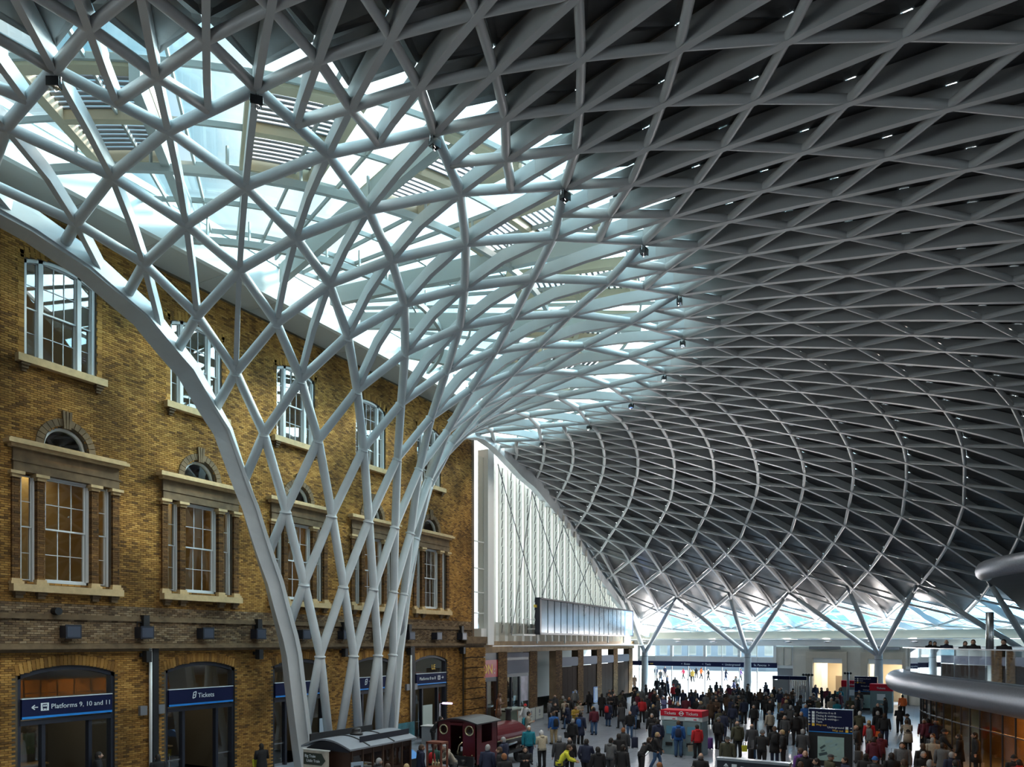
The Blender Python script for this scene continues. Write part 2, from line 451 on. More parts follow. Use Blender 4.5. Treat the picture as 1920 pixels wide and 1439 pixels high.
# ---------------------------------------------------------------- glazed roof over the funnel
def G(r, i, z): return Vector((CX0+r*math.cos((i-5)*DTH*.975), CY0+SQ*r*math.sin((i-5)*DTH*.975), z))
def gz(r): return 21.75-(r-6)*.085
XF = 2.02
glaz = tag(link('window_11', None), kind='structure'); glaz['label'] = 'glazed roof ring between the brick wall and the opaque roof'
RR = [7.2, 9.8, 12.4, 15.0, 17.6, 20.4, 23.2, 26.2, 29.4]
def clipx(pts):
    """polygon clipped to x >= XF"""
    out = []
    for a, b in zip(pts, pts[1:]+pts[:1]):
        ia, ib = a.x >= XF, b.x >= XF
        if ia: out.append(a)
        if ia != ib: out.append(a+(b-a)*((XF-a.x)/(b.x-a.x)))
    return out
LOUV = [(-7.5, -6.2), (-4.9, -3.4), (-2.0, -.6), (.6, 2.0), (3.2, 4.8), (6.0, 7.4), (8.6, 10.0), (11.2, 12.6), (13.8, 15.0), (16.0, 17.0)]
def is_louv(i): return any(a <= i <= b for a, b in LOUV)
for q in range(len(RR)-1):
    r0, r1 = RR[q], RR[q+1]
    step = 1.0 if r0 > 14 else 2.0
    for i in np.arange(-10, 20, step):
        mid = i+step/2
        if 14.9 < r0 < 20 and is_louv(mid): continue
        poly = [G(r0, i, gz(r0)), G(r1, i, gz(r1)), G(r1, i+step, gz(r1)), G(r0, i+step, gz(r0))]
        c = sum(poly, Vector())/4
        poly = clipx([p+(c-p).normalized()*.03 for p in poly])
        if len(poly) < 3: continue
        mb = MB(); mb.prism(poly, (0, 0, .03)); mb.build('pane', SKYGLASS, glaz)
def arc(r, z, i0=-10, i1=20, n=90):
    pts = [G(r, i0+(i1-i0)*k/n, z) for k in range(n+1)]
    return [p for p in pts if p.x >= XF]
for r in RR:
    pts = arc(r, gz(r)-.10)
    if len(pts) > 1:
        mb = MB(); mb.sweep(pts, [Vector((0, 0, 1))]*len(pts), .08, .16); mb.build('purlin', FRAMEW, glaz)
for r in (11.0, 16.4):
    pts = arc(r, gz(r)-.95)
    if len(pts) > 1:
        mb = MB(); mb.sweep(pts, [Vector((0, 0, 1))]*len(pts), .16, .24)
        for p in pts[2::4]: mb.box(p.x-.035, p.x+.035, p.y-.035, p.y+.035, p.z, p.z+.85)
        mb.build('lower_purlin', FRAMEW, glaz)
for i in range(-9, 20):
    pts = [p for p in (G(r, i, gz(r)-.08) for r in np.linspace(7.2, 29.4, 36)) if p.x >= XF]
    if len(pts) > 1:
        mb = MB(); mb.sweep(pts, [Vector((0, 0, 1))]*len(pts), .07, .14); mb.build('rafter', FRAMEW, glaz)
for i in (-3.4, .5, 4.5, 8.5, 12.5):
    pts = [p for p in (G(r, i, gz(r)-.55) for r in np.linspace(7.0, 20.5, 24)) if p.x >= XF]
    if len(pts) > 1:
        mb = MB(); mb.sweep(pts, [Vector((0, 0, 1))]*len(pts), .26, .75); mb.build('main_rafter', FRAMEW, glaz)
for a, b in LOUV:
    r0, r1 = 15.1, 20.3
    fr = MB()
    for r, w in ((r0+.15, .34), (r1-.15, .34), ((r0+r1)/2, .22)):
        pts = [G(r, a+(b-a)*k/10, gz(r)-.12) for k in range(11)]
        pts = [p for p in pts if p.x > XF]
        if len(pts) > 1: fr.sweep(pts, [Vector((0, 0, 1))]*len(pts), w, .34)
    for i in (a, b):
        pts = [G(r, i, gz(r)-.12) for r in np.linspace(r0, r1, 6)]
        pts = [p for p in pts if p.x > XF]
        if len(pts) > 1: fr.sweep(pts, [Vector((0, 0, 1))]*len(pts), .30, .34)
    if not fr.v: continue
    f_ = fr.build('louvre_frame', CREAM, glaz)
    for u in range(18):
        r = r0+.5+(r1-r0-1.0)*u/17
        if abs(r-(r0+r1)/2) < .12: continue
        pts = [G(r, a+.06+(b-a-.12)*k/6, gz(r)+.02) for k in range(7)]
        pts = [p for p in pts if p.x > XF]
        if len(pts) > 1:
            sl = MB(); sl.sweep(pts, [Vector((math.cos((a-5)*DTH)*.5, 0, 1)).normalized()]*len(pts), .13, .03); sl.build('louvre_slat', GREYM, f_)
# dark upstand closing the gap between the glazing and the opaque panels
mb = MB()
top = [G(29.5, i, gz(29.5)+.05) for i in np.linspace(-10, 19, 88)]
bot = [S(14.9, i, .5) for i in np.linspace(-10, 19, 88)]
for k in range(87):
    if top[k].x > XF and top[k+1].x > XF and inside(bot[k]) and inside(bot[k+1]):
        mb.add([bot[k], bot[k+1], top[k+1], top[k]], [(0, 1, 2, 3)])
mb.build('upstand', RIBM, glaz)

# ---------------------------------------------------------------- eaves of the brick building
YA, YB = -2.0, 44.2
st = tag(link('trim_1', None), kind='structure'); st['label'] = 'white roof edge with grey soffit running above the brick wall'
for k in range(17):
    y0 = YA+k*2.75; y1 = min(y0+2.73, YB)
    if y0 >= YB: break
    mb = MB(); mb.box(-.25, 2.0, y0, y1, 20.18, 20.26); mb.build('soffit_panel', SOFFIT, st)
mb = MB(); mb.box(1.93, 2.06, YA, YB, 20.10, 21.50); mb.box(1.90, 2.12, YA, YB, 20.06, 20.16); mb.box(1.9, 2.1, YA, YB, 21.5, 21.75); mb.build('fascia', FASCIA, st)
mb = MB(); mb.box(-.3, 1.95, YA, YB, 21.5, 21.6); mb.build('eaves_roof', GREYM, st)

# ---------------------------------------------------------------- brick wall
BAY = [14.9, 20.3, 25.75, 31.15, 36.5]
WX0, WX1 = 2.0, 41.2          # wall runs along x = 0
def seg_arch(y, c, half, spring, rise):
    t = (y-c)/half
    if abs(t) > 1: return spring
    R = (half*half+rise*rise)/(2*rise)
    return spring+rise-R+math.sqrt(max(R*R-(y-c)**2, 0))
OPEN = []    # (kind, centre, half, z0, spring, rise)
for c in BAY:
    OPEN += [('top', c-.2, 1.20, 15.1, 18.30, .28), ('mid', c, .80, 7.70, 11.30, 0), ('side', c-1.28, .24, 7.70, 11.25, 0), ('side', c+1.28, .24, 7.70, 11.25, 0),
             ('lun', c-.05, .74, 12.30, 12.34, .74), ('door', c+.05, 1.66, 0.0, 4.60, .30)]
def in_open(y, z, grow=0.0):
    for k, c, hf, z0, sp, ri in OPEN:
        if abs(y-c) < hf+grow and z0-grow < z:
            t = sp if ri == 0 else seg_arch(min(max(y, c-hf), c+hf), c, hf, sp, ri)
            if z < t+grow: return True
    return False
DBRICK = brick_mat('sooty pilaster brick', [(.07,.04,.02),(.20,.10,.035),(.13,.065,.027),(.27,.14,.045)], .4)
# backing wall with true openings: a cell grid, then the arch spandrels
wl = MB()
ys = sorted(set([WX0, WX1] + [round(c+s*hf, 4) for k, c, hf, z0, sp, ri in OPEN for s in (-1, 1)]))
zs = sorted(set([0.0, 20.2] + [v for k, c, hf, z0, sp, ri in OPEN for v in (z0, round(sp+ri, 4))]))
for a, b in zip(ys[:-1], ys[1:]):
    run = None
    for lo, hi in list(zip(zs[:-1], zs[1:])) + [(None, None)]:
        hole = lo is None or any(abs((a+b)/2-c) < hf and z0 <= (lo+hi)/2 <= sp+ri for k, c, hf, z0, sp, ri in OPEN)
        if not hole and run is None: run = [lo, hi]
        elif not hole: run[1] = hi
        if hole and run: wl.box(-.42, 0.0, a, b, run[0], run[1]); run = None
for k, c, hf, z0, sp, ri in OPEN:
    if ri == 0: continue
    n = 14
    for q in range(n):
        y0, y1 = c-hf+2*hf*q/n, c-hf+2*hf*(q+1)/n
        wl.prism([(0, y0, seg_arch(y0, c, hf, sp, ri)), (0, y1, seg_arch(y1, c, hf, sp, ri)), (0, y1, sp+ri), (0, y0, sp+ri)], (-.42, 0, 0))
wall = structure('wall_left', wl, MORTAR)
wall['label'] = 'yellow stock brick wall of the range building with three rows of openings'
BW, BH, BD = .225, .0755, .014
bricks = []
rs = random.Random(3)
for r in range(int(20.15/BH)):
    z = r*BH
    if 5.46 < z+BH/2 < 5.62: continue
    off = (r % 2)*BW/2
    for k in range(int((WX1-4.0)/BW)):
        y = 4.0+k*BW+off
        if y+BW > WX1: continue
        if in_open(y+.03, z+.02, .015) or in_open(y+BW-.03, z+BH-.02, .015) or in_open(y+BW/2, z+BH/2, .015): continue
        bricks.append((y, z, BD+rs.uniform(-.005, .006)))
near = [b for b in bricks if 12.85 < b[0] < 14.6 and (7.9 < b[1] < 9.6 or 12.9 < b[1] < 14.8)]
near.sort(key=lambda b: b[0]); near = near[:300]; ns = set(near)
bm1 = MB(); bm1.add([(0,0,0),(BD,.006,.006),(BD,BW-.012,.006),(0,BW-.006,0),(0,0,BH-.008),(BD,.006,BH-.014),(BD,BW-.012,BH-.014),(0,BW-.006,BH-.008)],
    [(1,2,6,5),(0,1,5,4),(2,3,7,6),(0,3,2,1),(4,5,6,7)])
bme = bm1.mesh('brick', BRICK)
for y, z, d in near: link('brick', bme, wall, (0.0, y+.003, z+.004))
base = np.array([(0,0,0),(1,.006,.006),(1,BW-.012,.006),(0,BW-.006,0),(0,0,BH-.008),(1,.006,BH-.014),(1,BW-.012,BH-.014),(0,BW-.006,BH-.008)])
Fq = np.array([(1,2,6,5),(0,1,5,4),(2,3,7,6),(0,3,2,1),(4,5,6,7)])
SOOTB = brick_mat('sooty band brick', [(.09,.06,.038),(.20,.13,.075),(.30,.20,.11),(.15,.095,.055),(.36,.26,.16),(.11,.07,.045)], .5)
def courses(sel, m):
    far = np.array(sel); n = len(far)
    V = np.repeat(base[None], n, 0); V[:, :, 0] *= far[:, 2][:, None]; V[:, :, 1] += far[:, 0][:, None]+.003; V[:, :, 2] += far[:, 1][:, None]+.004
    Fa = (Fq[None]+np.arange(n)[:, None, None]*8).reshape(-1, 4)
    me = bpy.data.meshes.new('brick_courses'); me.from_pydata(V.reshape(-1, 3).tolist(), [], Fa.tolist()); me.materials.append(m); me.update()
    o = link('brick_courses', me, wall); o['kind'] = 'stuff'
band = lambda b: 5.55 < b[1] < 6.95
courses([b for b in bricks if b not in ns and not band(b)], BRICK)
courses([b for b in bricks if b not in ns and band(b)], SOOTB)
# string course, upper course, band, corner pilaster
mb = MB(); mb.box(0, .30, WX0, 42.5, 5.47, 5.60); mb.box(0, .22, WX0, 42.5, 5.60, 5.66); mb.box(0, .10, WX0, 42.5, 5.36, 5.47); o = structure('trim_2', mb, STONEDARK); o['label'] = 'dark stone string course along the brick wall above the doors'
mb = MB(); mb.box(0, .09, WX0, 41.2, 6.48, 6.56); mb.box(0, .05, WX0, 41.2, 6.56, 6.66); o = structure('trim_3', mb, STONEDARK); o['label'] = 'thin sooty brick ledge above the row of wall lamps'

# interior rooms behind the windows
ROOMW = mat('warm plaster', (0.62, 0.46, 0.20), 0.9)
ROOMG = mat('room grey plaster', (0.30, 0.28, 0.22), 0.9)
def lens_strip(p, x0, x1, y0, y1, z0, z1, e=6.0):
    mb = MB(); mb.box(x0, x1, y0, y1, z0, z1); return mb.build('ceiling_lamp', mat('fluorescent tube', (1, 1, 1), .5, emit=(1, .88, .62), estr=e*.35), p)
room = MB(); room.box(-3.2, -3.1, 2, 41, 6.5, 20.2); room.box(-3.2, -.43, 2, 41, 6.7, 6.8); room.box(-3.2, -.43, 2, 41, 13.6, 13.7); room.box(-3.2, -.43, 2, 41, 12.0, 12.05)
room.box(-3.2, -.43, 2, 41, 19.4, 19.5)
for c in BAY:
    room.box(-3.1, -.43, c-2.75, c-2.65, 6.7, 19.5)
rm = structure('wall_far', room, ROOMW); rm['label'] = 'warm plastered office rooms seen through the windows'
for q, c in enumerate(BAY):
    lens_strip(rm, -2.0, -1.9, c-.6+.1*q, c+.5, 11.86, 11.93, 9)
    lens_strip(rm, -2.9, -2.8, c-.2, c+.6, 11.86, 11.93, 7)
ld = bpy.data.lights.new('office_light', 'AREA'); ld.energy = 9; ld.color = (1, .72, .38); ld.shape = 'RECTANGLE'; ld.size = 3.5; ld.size_y = 2
for c in BAY:
    l = link('office_light', ld, rm, (-1.6, c, 11.8))
ld2 = bpy.data.lights.new('upper_office_light', 'AREA'); ld2.energy = 2.5; ld2.color = (1, .66, .34); ld2.shape = 'RECTANGLE'; ld2.size = 3; ld2.size_y = 2
for c in BAY: link('upper_office_light', ld2, rm, (-1.8, c, 19.2))

# windows
wn_no = [0]
def window_root(x, y, z, label):
    wn_no[0] += 1
    o = link('window_%d' % wn_no[0], None, None, (x, y, z)); tag(o, label, None, None, 'structure'); return o
def sash(parent, y0, y1, z0, z1, cols, rows, x=-.22, st=.055, bar=.022, arch=None):
    """one sash: stiles and rails, glazing bars, glass"""
    f = MB()
    f.box(x, x+.06, y0, y0+st, z0, z1); f.box(x, x+.06, y1-st, y1, z0, z1); f.box(x, x+.06, y0+st, y1-st, z0, z0+st); f.box(x, x+.06, y0+st, y1-st, z1-st, z1)
    s_ = f.build('sash', SASH, parent)
    for c in range(1, cols):
        b = MB(); yy = y0+st+(y1-y0-2*st)*c/cols; b.box(x+.012, x+.05, yy-bar/2, yy+bar/2, z0+st, z1-st); b.build('glazing_bar', SASH, s_)
    for r in range(1, rows):
        b = MB(); zz = z0+st+(z1-z0-2*st)*r/rows; b.box(x+.012, x+.05, y0+st, y1-st, zz-bar/2, zz+bar/2); b.build('glazing_bar', SASH, s_)
    g = MB(); g.box(x+.02, x+.03, y0+st, y1-st, z0+st, z1-st); g.build('pane', PANE, s_)
ORD = ['first', 'second', 'third', 'fourth', 'fifth']
def upper_window(c, q):
    w = window_root(0, c, 15.1, '%s tall white sash window of the top row along the brick wall' % (['nearest', 'second nearest', 'middle', 'fourth', 'farthest'][q]))
    f = MB()
    for a, b in ((-1.2, -1.10), (-.72, -.58), (.58, .72), (1.10, 1.2)): f.box(-.30, -.06, a, b, 0, 3.48)
    f.box(-.30, -.06, -1.2, 1.2, -.02, .08)
    n = 12
    for k in range(n):
        y0, y1 = -1.2+2.4*k/n, -1.2+2.4*(k+1)/n
        f.prism([(-.06, y0, seg_arch(y0, 0, 1.2, 3.2, .28)), (-.06, y1, seg_arch(y1, 0, 1.2, 3.2, .28)), (-.06, y1, seg_arch(y1, 0, 1.2, 3.2, .28)-.12), (-.06, y0, seg_arch(y0, 0, 1.2, 3.2, .28)-.12)], (-.24, 0, 0))
    f.build('window_frame', SASH, w)
    sash(w, -.58, .58, .06, 1.72, 3, 2, -.26); sash(w, -.58, .58, 1.66, 3.36, 3, 2, -.20)
    for a, b in ((-1.10, -.72), (.72, 1.10)):
        sash(w, a, b, .06, 1.72, 1, 2, -.26, .04); sash(w, a, b, 1.66, 3.25, 1, 2, -.20, .04)
    s = MB(); s.box(-.3, .24, -1.50, 1.50, -.25, 0); s.build('sill', STONE, w)
    for y in (-1.25, 1.25):
        s = MB(); s.box(0, .20, y-.14, y+.14, -.33, -.25); s.box(0, .15, y-.11, y+.11, -.43, -.33); s.box(0, .09, y-.08, y+.08, -.52, -.43); s.build('bracket', STONEDARK, w)
    # rubbed brick voussoirs over the opening, each its own brick
    for k in range(17):
        t = (k-8)/8; y = t*1.26; z = seg_arch(min(max(y, -1.2), 1.2), 0, 1.2, 3.2, .28)+.02
        s = MB(); s.prism([(0, y-.062, z), (0, y+.062, z), (0, y+.062+t*.05, z+.33), (0, y-.062+t*.05, z+.33)], (.022, 0, 0)); s.build('voussoir', BRICK, w)
    for s_ in (-1, 1):
        s = MB()
        for k in range(23): s.box(0, .022, s_*1.32-.10+(.03 if k % 2 else 0), s_*1.32+.10, .02+k*.15, .02+k*.15+.138)
        o = s.build('jamb_bricks', BRICK, w); o['kind'] = 'stuff'
def lower_window(c, q):
    w = window_root(0, c, 7.6, '%s three part window with cornice and round arched fanlight on the middle row' % (['nearest', 'second nearest', 'middle', 'fourth', 'farthest'][q]))
    f = MB()
    for a, b in ((-.80, -.70), (.70, .80)): f.box(-.30, -.08, a, b, .08, 3.72)
    f.box(-.30, -.08, -.8, .8, .08, .2); f.box(-.30, -.08, -.8, .8, 3.6, 3.72)
    for s_ in (-1, 1):
        f.box(-.30, -.08, s_*1.28-.24, s_*1.28-.17, .08, 3.66); f.box(-.30, -.08, s_*1.28+.17, s_*1.28+.24, .08, 3.66)
    f.build('window_frame', SASH, w)
    sash(w, -.70, .70, .18, 1.96, 3, 2, -.26); sash(w, -.70, .70, 1.90, 3.62, 3, 2, -.20)
    for s_ in (-1, 1):
        sash(w, s_*1.28-.17, s_*1.28+.17, .16, 1.96, 1, 2, -.26, .03); sash(w, s_*1.28-.17, s_*1.28+.17, 1.90, 3.6, 1, 2, -.20, .03)
    s = MB(); s.box(-.3, .30, -1.88, 1.88, -.24, 0); s.build('sill', STONE, w)
    for y in (-1.62, -.92, .92, 1.62):
        s = MB(); s.box(0, .20, y-.15, y+.15, -.34, -.24); s.box(0, .14, y-.12, y+.12, -.46, -.34); s.build('bracket', STONEDARK, w)
    for y in (-1.70, -.92, .92, 1.70):
        p = MB()
        for k in range(44):
            z0 = .17+k*.0755; a = .06 if k % 2 else -.06
            p.box(-.2, .10+.004*(k % 3), y-.125, y+a-.004, z0, z0+.069); p.box(-.2, .10+.004*((k+1) % 3), y+a+.004, y+.125, z0, z0+.069)
        pb = p.build('pilaster', DBRICK, w); pb['kind'] = 'stuff'
        p = MB(); p.box(-.2, .20, y-.20, y+.20, 0, .09); p.box(-.2, .15, y-.16, y+.16, .09, .18); p.build('pilaster_base', STONE, pb)
        p = MB(); p.box(-.2, .15, y-.15, y+.15, 3.46, 3.56); p.box(-.2, .22, y-.22, y+.22, 3.56, 3.66); p.build('pilaster_cap', STONE, pb)
    p = MB(); p.box(-.1, .13, -1.80, 1.80, 3.68, 3.98); p.box(-.1, .16, -1.84, 1.84, 3.98, 4.03); p.box(-.1, .11, -1.80, 1.80, 4.03, 4.42); p.build('entablature', STONEDARK, w)
    p = MB(); p.box(-.1, .24, -1.92, 1.92, 4.42, 4.52); p.box(-.1, .38, -2.05, 2.05, 4.52, 4.64); p.box(-.1, .30, -1.98, 1.98, 4.64, 4.70); p.build('cornice', STONE, w)
    # fanlight
    n = 16
    f = MB()
    for k in range(n):
        a, b = PI*k/n, PI*(k+1)/n
        P = lambda r, t: (-.12, -.05+r*math.cos(t), 4.72+r*math.sin(t))
        f.prism([P(.74, a), P(.74, b), P(.65, b), P(.65, a)], (-.12, 0, 0))
    f.box(-.24, -.10, -.79, .69, 4.70, 4.78); fl = f.build('fanlight', SASH, w)
    g = MB(); g.prism([(-.20, -.05+.66*math.cos(PI*k/n), 4.74+.66*math.sin(PI*k/n)) for k in range(n+1)], (.01, 0, 0)); g.build('pane', PANE, fl)
    for k in range(15):
        if k == 7: continue
        a, b = PI*k/15+.012, PI*(k+1)/15-.012
        P = lambda r, t: (0, -.05+r*math.cos(t), 4.74+r*math.sin(t))
        v = MB(); v.prism([P(.78, a), P(.78, b), P(1.02, b), P(1.02, a)], (.06, 0, 0)); v.build('voussoir', STONEDARK, w)
    v = MB()
    for k in (-1, 0, 1): v.prism([(0, -.05+k*.085-.036, 5.42), (0, -.05+k*.085+.036, 5.42), (0, -.05+k*.12+.042, 6.02), (0, -.05+k*.12-.042, 6.02)], (.11, 0, 0))
    v.build('keystone', STONEDARK, w)
for q, c in enumerate(BAY): upper_window(c-.2, q); lower_window(c, q)

# ---------------------------------------------------------------- doors of the brick wall
def door(c, q, label):
    d = tag(link('door_%d' % (q+1), None, None, (0, c+.05, 0)), label, None, None, 'structure')
    hf, sp, ri = 1.66, 4.6, .30
    f = MB(); n = 14
    for k in range(n):
        y0, y1 = -hf+2*hf*k/n, -hf+2*hf*(k+1)/n
        a0, a1 = seg_arch(y0, 0, hf, sp, ri), seg_arch(y1, 0, hf, sp, ri)
        f.prism([(-.05, y0, a0), (-.05, y1, a1), (-.05, y1, a1-.14), (-.05, y0, a0-.14)], (-.25, 0, 0))
    f.box(-.30, -.05, -hf, -hf+.12, 0, 4.62); f.box(-.30, -.05, hf-.12, hf, 0, 4.62)
    f.box(-.30, -.03, -hf+.1, hf-.1, 2.95, 3.12)
    f.box(-.28, -.08, -.86, -.74, 0, 3.0); f.box(-.28, -.08, .74, .86, 0, 3.0)
    f.build('door_frame', DARK, d)
    g = MB(); g.prism([(-.2, -hf+.1, 3.85)] + [(-.2, y, seg_arch(y, 0, hf, sp, ri)-.12) for y in np.linspace(-hf+.1, hf-.1, 13)] + [(-.2, hf-.1, 3.85)], (.01, 0, 0)); g.build('pane', PANE, d)
    for a, b in ((-hf+.12, -.86), (.86, hf-.12)):
        g = MB(); g.box(-.2, -.19, a, b, .12, 2.95); g.build('side_pane', PANE, d)
        g = MB(); g.box(-.22, -.17, a, b, 0, .12); g.box(-.22, -.17, a, b, 1.0, 1.05); g.build('kick_rail', SILVER, d)
    # sliding leaves drawn back behind the side panes
    for s_ in (-1, 1):
        l = MB(); y0 = s_*.80
        l.box(-.30, -.25, y0-s_*.0, y0+s_*.75, .05, .12) if s_ > 0 else l.box(-.30, -.25, y0-.75, y0, .05, .12)
        l.build('door_track', SILVER, d)
    # voussoirs over the arch
    for k in range(27):
        t = (k-13)/13; y = t*hf; z = seg_arch(min(max(y, -hf), hf), 0, hf, sp, ri)+.015
        v = MB(); v.prism([(0, y-.056, z), (0, y+.056, z), (0, y+.056+t*.06, z+.34), (0, y-.056+t*.06, z+.34)], (.024, 0, 0)); v.build('voussoir', BRICK, d)
    return d
DL = ['nearest arched station door under the sign for platforms 9, 10 and 11', 'second arched station door under the sign for tickets', 'third arched door, half behind the funnel base',
      'fourth arched door seen between the funnel tubes', 'farthest arched door, beside the quoined corner']
for q, c in enumerate(BAY): door(c, q, DL[q])
def door_sign(c, label):
    t = thing('wall_sign', label, 'sign', (0, c+.05, 3.17))
    b = MB(); b.box(-.08, .03, -1.54, 1.54, 0, .66); b.build('panel', SIGNBLUE, t)
    b = MB(); b.box(-.08, .035, -1.54, 1.54, 0, .075); b.build('blue_stripe', SIGNLINE, t)
    b = MB(); b.box(-.08, .04, -1.55, 1.55, .65, .675); b.build('top_edge', LETTER, t)
    return t
def train_icon(t, x, y, z, s=.26, a=PI/2, nx=(1, 0)):
    d, n_ = Vector((math.cos(a), math.sin(a), 0)), Vector((math.sin(a), -math.cos(a), 0))
    def rect(u0, u1, v0, v1, m, dp, name):
        mb = MB(); o = Vector((x, y, z)) + n_*dp
        mb.prism([o+d*u0*s+Vector((0, 0, v0*s)), o+d*u1*s+Vector((0, 0, v0*s)), o+d*u1*s+Vector((0, 0, v1*s)), o+d*u0*s+Vector((0, 0, v1*s))], n_*.004); return mb.build(name, m, t)
    ic = rect(0, 1, 0, 1, LETTER, 0, 'train_icon')
    rect(.22, .78, .28, .86, SIGNBLUE, .005, 'icon_body'); rect(.28, .47, .52, .74, LETTER, .010, 'icon_window'); rect(.53, .72, .52, .74, LETTER, .010, 'icon_window'); rect(.28, .36, .12, .24, SIGNBLUE, .005, 'icon_leg'); rect(.64, .72, .12, .24, SIGNBLUE, .005, 'icon_leg')
def arrow(t, x, y, z, s, a, ang, m=None, n_=.004):
    """arrow lying in the sign plane, pointing at angle ang"""
    d = Vector((math.cos(a), math.sin(a), 0)); nn = Vector((math.sin(a), -math.cos(a), 0)); up = Vector((0, 0, 1)); o = Vector((x, y, z))
    f = d*math.cos(ang)+up*math.sin(ang); w = -d*math.sin(ang)+up*math.cos(ang)
    mb = MB()
    def bar(p, q, th):
        e = (q-p).normalized(); v = nn.cross(e)*th/2
        mb.prism([p-v, q-v, q+v, p+v], nn*n_)
    bar(o-f*s*.5, o+f*s*.5, s*.16); bar(o+f*s*.5, o+w*s*.36, s*.16); bar(o+f*s*.5, o-w*s*.36, s*.16)
    mb.build('arrow', m or LETTER, t)
def ticket_icon(t, x, y, z, s):
    mb = MB()
    for (a0, b0, a1, b1) in ((0, .1, .75, .25), (0, .1, .25, 1.0), (.75, .25, 1.0, 1.12), (.25, 1.0, 1.0, 1.12)):
        p = Vector((x, y+(a0*.62)*s, z+b0*s)); q2 = Vector((x, y+(a1*.62)*s, z+b1*s)); e = (q2-p).normalized(); v = Vector((1, 0, 0)).cross(e)*.018
        mb.prism([p-v, q2-v, q2+v, p+v], (.004, 0, 0))
    mb.box(x, x+.004, y+.10*s, y+.5*s, z+.55*s, z+.66*s)
    mb.build('ticket_icon', LETTER, t)
t = door_sign(BAY[0], 'navy sign reading Platforms 9, 10 and 11 over the nearest door')
arrow(t, .034, -1.14, .37, .20, PI/2, PI); train_icon(t, .034, -.95, .24)
text('Platforms 9, 10 and 11', .232, (.036, -.62, .29), PI/2, LETTER, t)
t = door_sign(BAY[1], 'navy sign reading Tickets over the second door')
ticket_icon(t, .034, -.46, .24, .26); text('Tickets', .27, (.036, -.22, .28), PI/2, LETTER, t)
t = door_sign(BAY[2], 'plain navy sign over the third door behind the funnel base')
t = door_sign(BAY[3], 'navy sign with a ticket symbol over the fourth door between tubes')
ticket_icon(t, .034, -.75, .24, .30); text('Tickets', .27, (.036, -.45, .28), PI/2, LETTER, t)
t = door_sign(BAY[4], 'navy sign reading Platforms 0 to 8 over the farthest door')
text('Platforms 0 to 8', .25, (.036, -1.25, .28), PI/2, LETTER, t); train_icon(t, .034, .62, .24); arrow(t, .034, 1.12, .37, .2, PI/2, 0)
text('LE', .42, (-.17, .25, 4.05), PI/2, YELLOWL, bpy.data.objects['door_5'], name='shop_lettering')
# rooms behind the doors
hl = MB(); hl.box(-6, -5.9, 4, 41, 0, 5.2); hl.box(-6, -.43, 4, 41, 5.1, 5.2); hl.box(-6, -.43, 4, 41, -.02, 0.0)
for c in BAY: hl.box(-5.9, -.43, c+2.6, c+2.7, 0, 5.1)
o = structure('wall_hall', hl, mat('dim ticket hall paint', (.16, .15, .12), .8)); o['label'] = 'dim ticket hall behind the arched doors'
ldh = bpy.data.lights.new('hall_light', 'AREA'); ldh.energy = 12; ldh.color = (1, .8, .5); ldh.size = 1.5
for c in BAY: link('hall_light', ldh, o, (-3.2, c, 4.9))
for q, c in enumerate(BAY):
    ctr = tag(link('service_counter', None, None, (-4.2, c+.2, 0)), 'timber counter inside the %s doorway' % ['nearest', 'second', 'third', 'fourth', 'farthest'][q], 'counter')
    b = MB(); b.box(-.4, .4, -1.2, 1.2, 0, 1.0); b.build('counter_body', mat('brown counter timber', (.22, .12, .05), .5), ctr)
    b = MB(); b.box(-.45, .48, -1.25, 1.25, 1.0, 1.06); b.build('counter_top', STONE, ctr)
    b = MB(); b.box(-.1, -.05, -1.0, 1.0, 1.4, 2.2); b.build('back_panel', mat('green back panel', (.12, .16, .08), .5), ctr)
    q_ = tag(link('queue_barrier', None, None, (-1.6, c-.3, 0)), 'black queue rail with steel posts inside the %s doorway' % ['nearest', 'second', 'third', 'fourth', 'farthest'][q], 'barrier')
    for y in (-.7, 0, .7):
        b = MB(); b.lathe([(.14, 0), (.14, .03), (.03, .05), (.03, 1.0), (.045, 1.02), (.045, 1.06)], 10, (0, y, 0)); b.build('post', SILVER, q_)
    for z in (.45, .95):
        b = MB(); b.box(-.01, .01, -.7, .7, z-.04, z+.02); b.build('rail', BLACK, q_)

# ---------------------------------------------------------------- lamps, speakers and pipes on the wall
YL = [12.15, 14.87, 17.62, 20.33, 23.08, 25.82, 28.6, 31.3, 34.05, 36.77, 39.55]
WNM = ['first', 'second', 'third', 'fourth', 'fifth', 'sixth', 'seventh', 'eighth', 'ninth', 'tenth', 'eleventh']
for q, y in enumerate(YL):
    big = q % 2 == 0
    t = thing('wall_lamp', '%s black box wall lamp from the left on the brick ledge%s' % (WNM[q], ', gear box above' if big else ''), 'lamp', (0, y, 5.85), 0, 'box lamps along the brick ledge')
    b = MB(); b.box(.04, .42, -.26, .22, 0, .42); b.box(.42, .46, -.29, .25, -.02, .45); b.build('lamp_housing', DARK, t)
    b = MB(); b.box(.46, .47, -.24, .20, .03, .39); b.build('lens', mat('dull lamp lens', (.06, .07, .10), .3), t)
    if big:
        b = MB(); b.box(0, .24, -.02, .22, .42, .86); b.build('gear_box', BLACK, t)
        b = MB(); b.tube([(.1, -.02, .6), (.1, -.2, .6), (.1, -.2, .42)], .02, 6); b.build('conduit', BLACK, t)
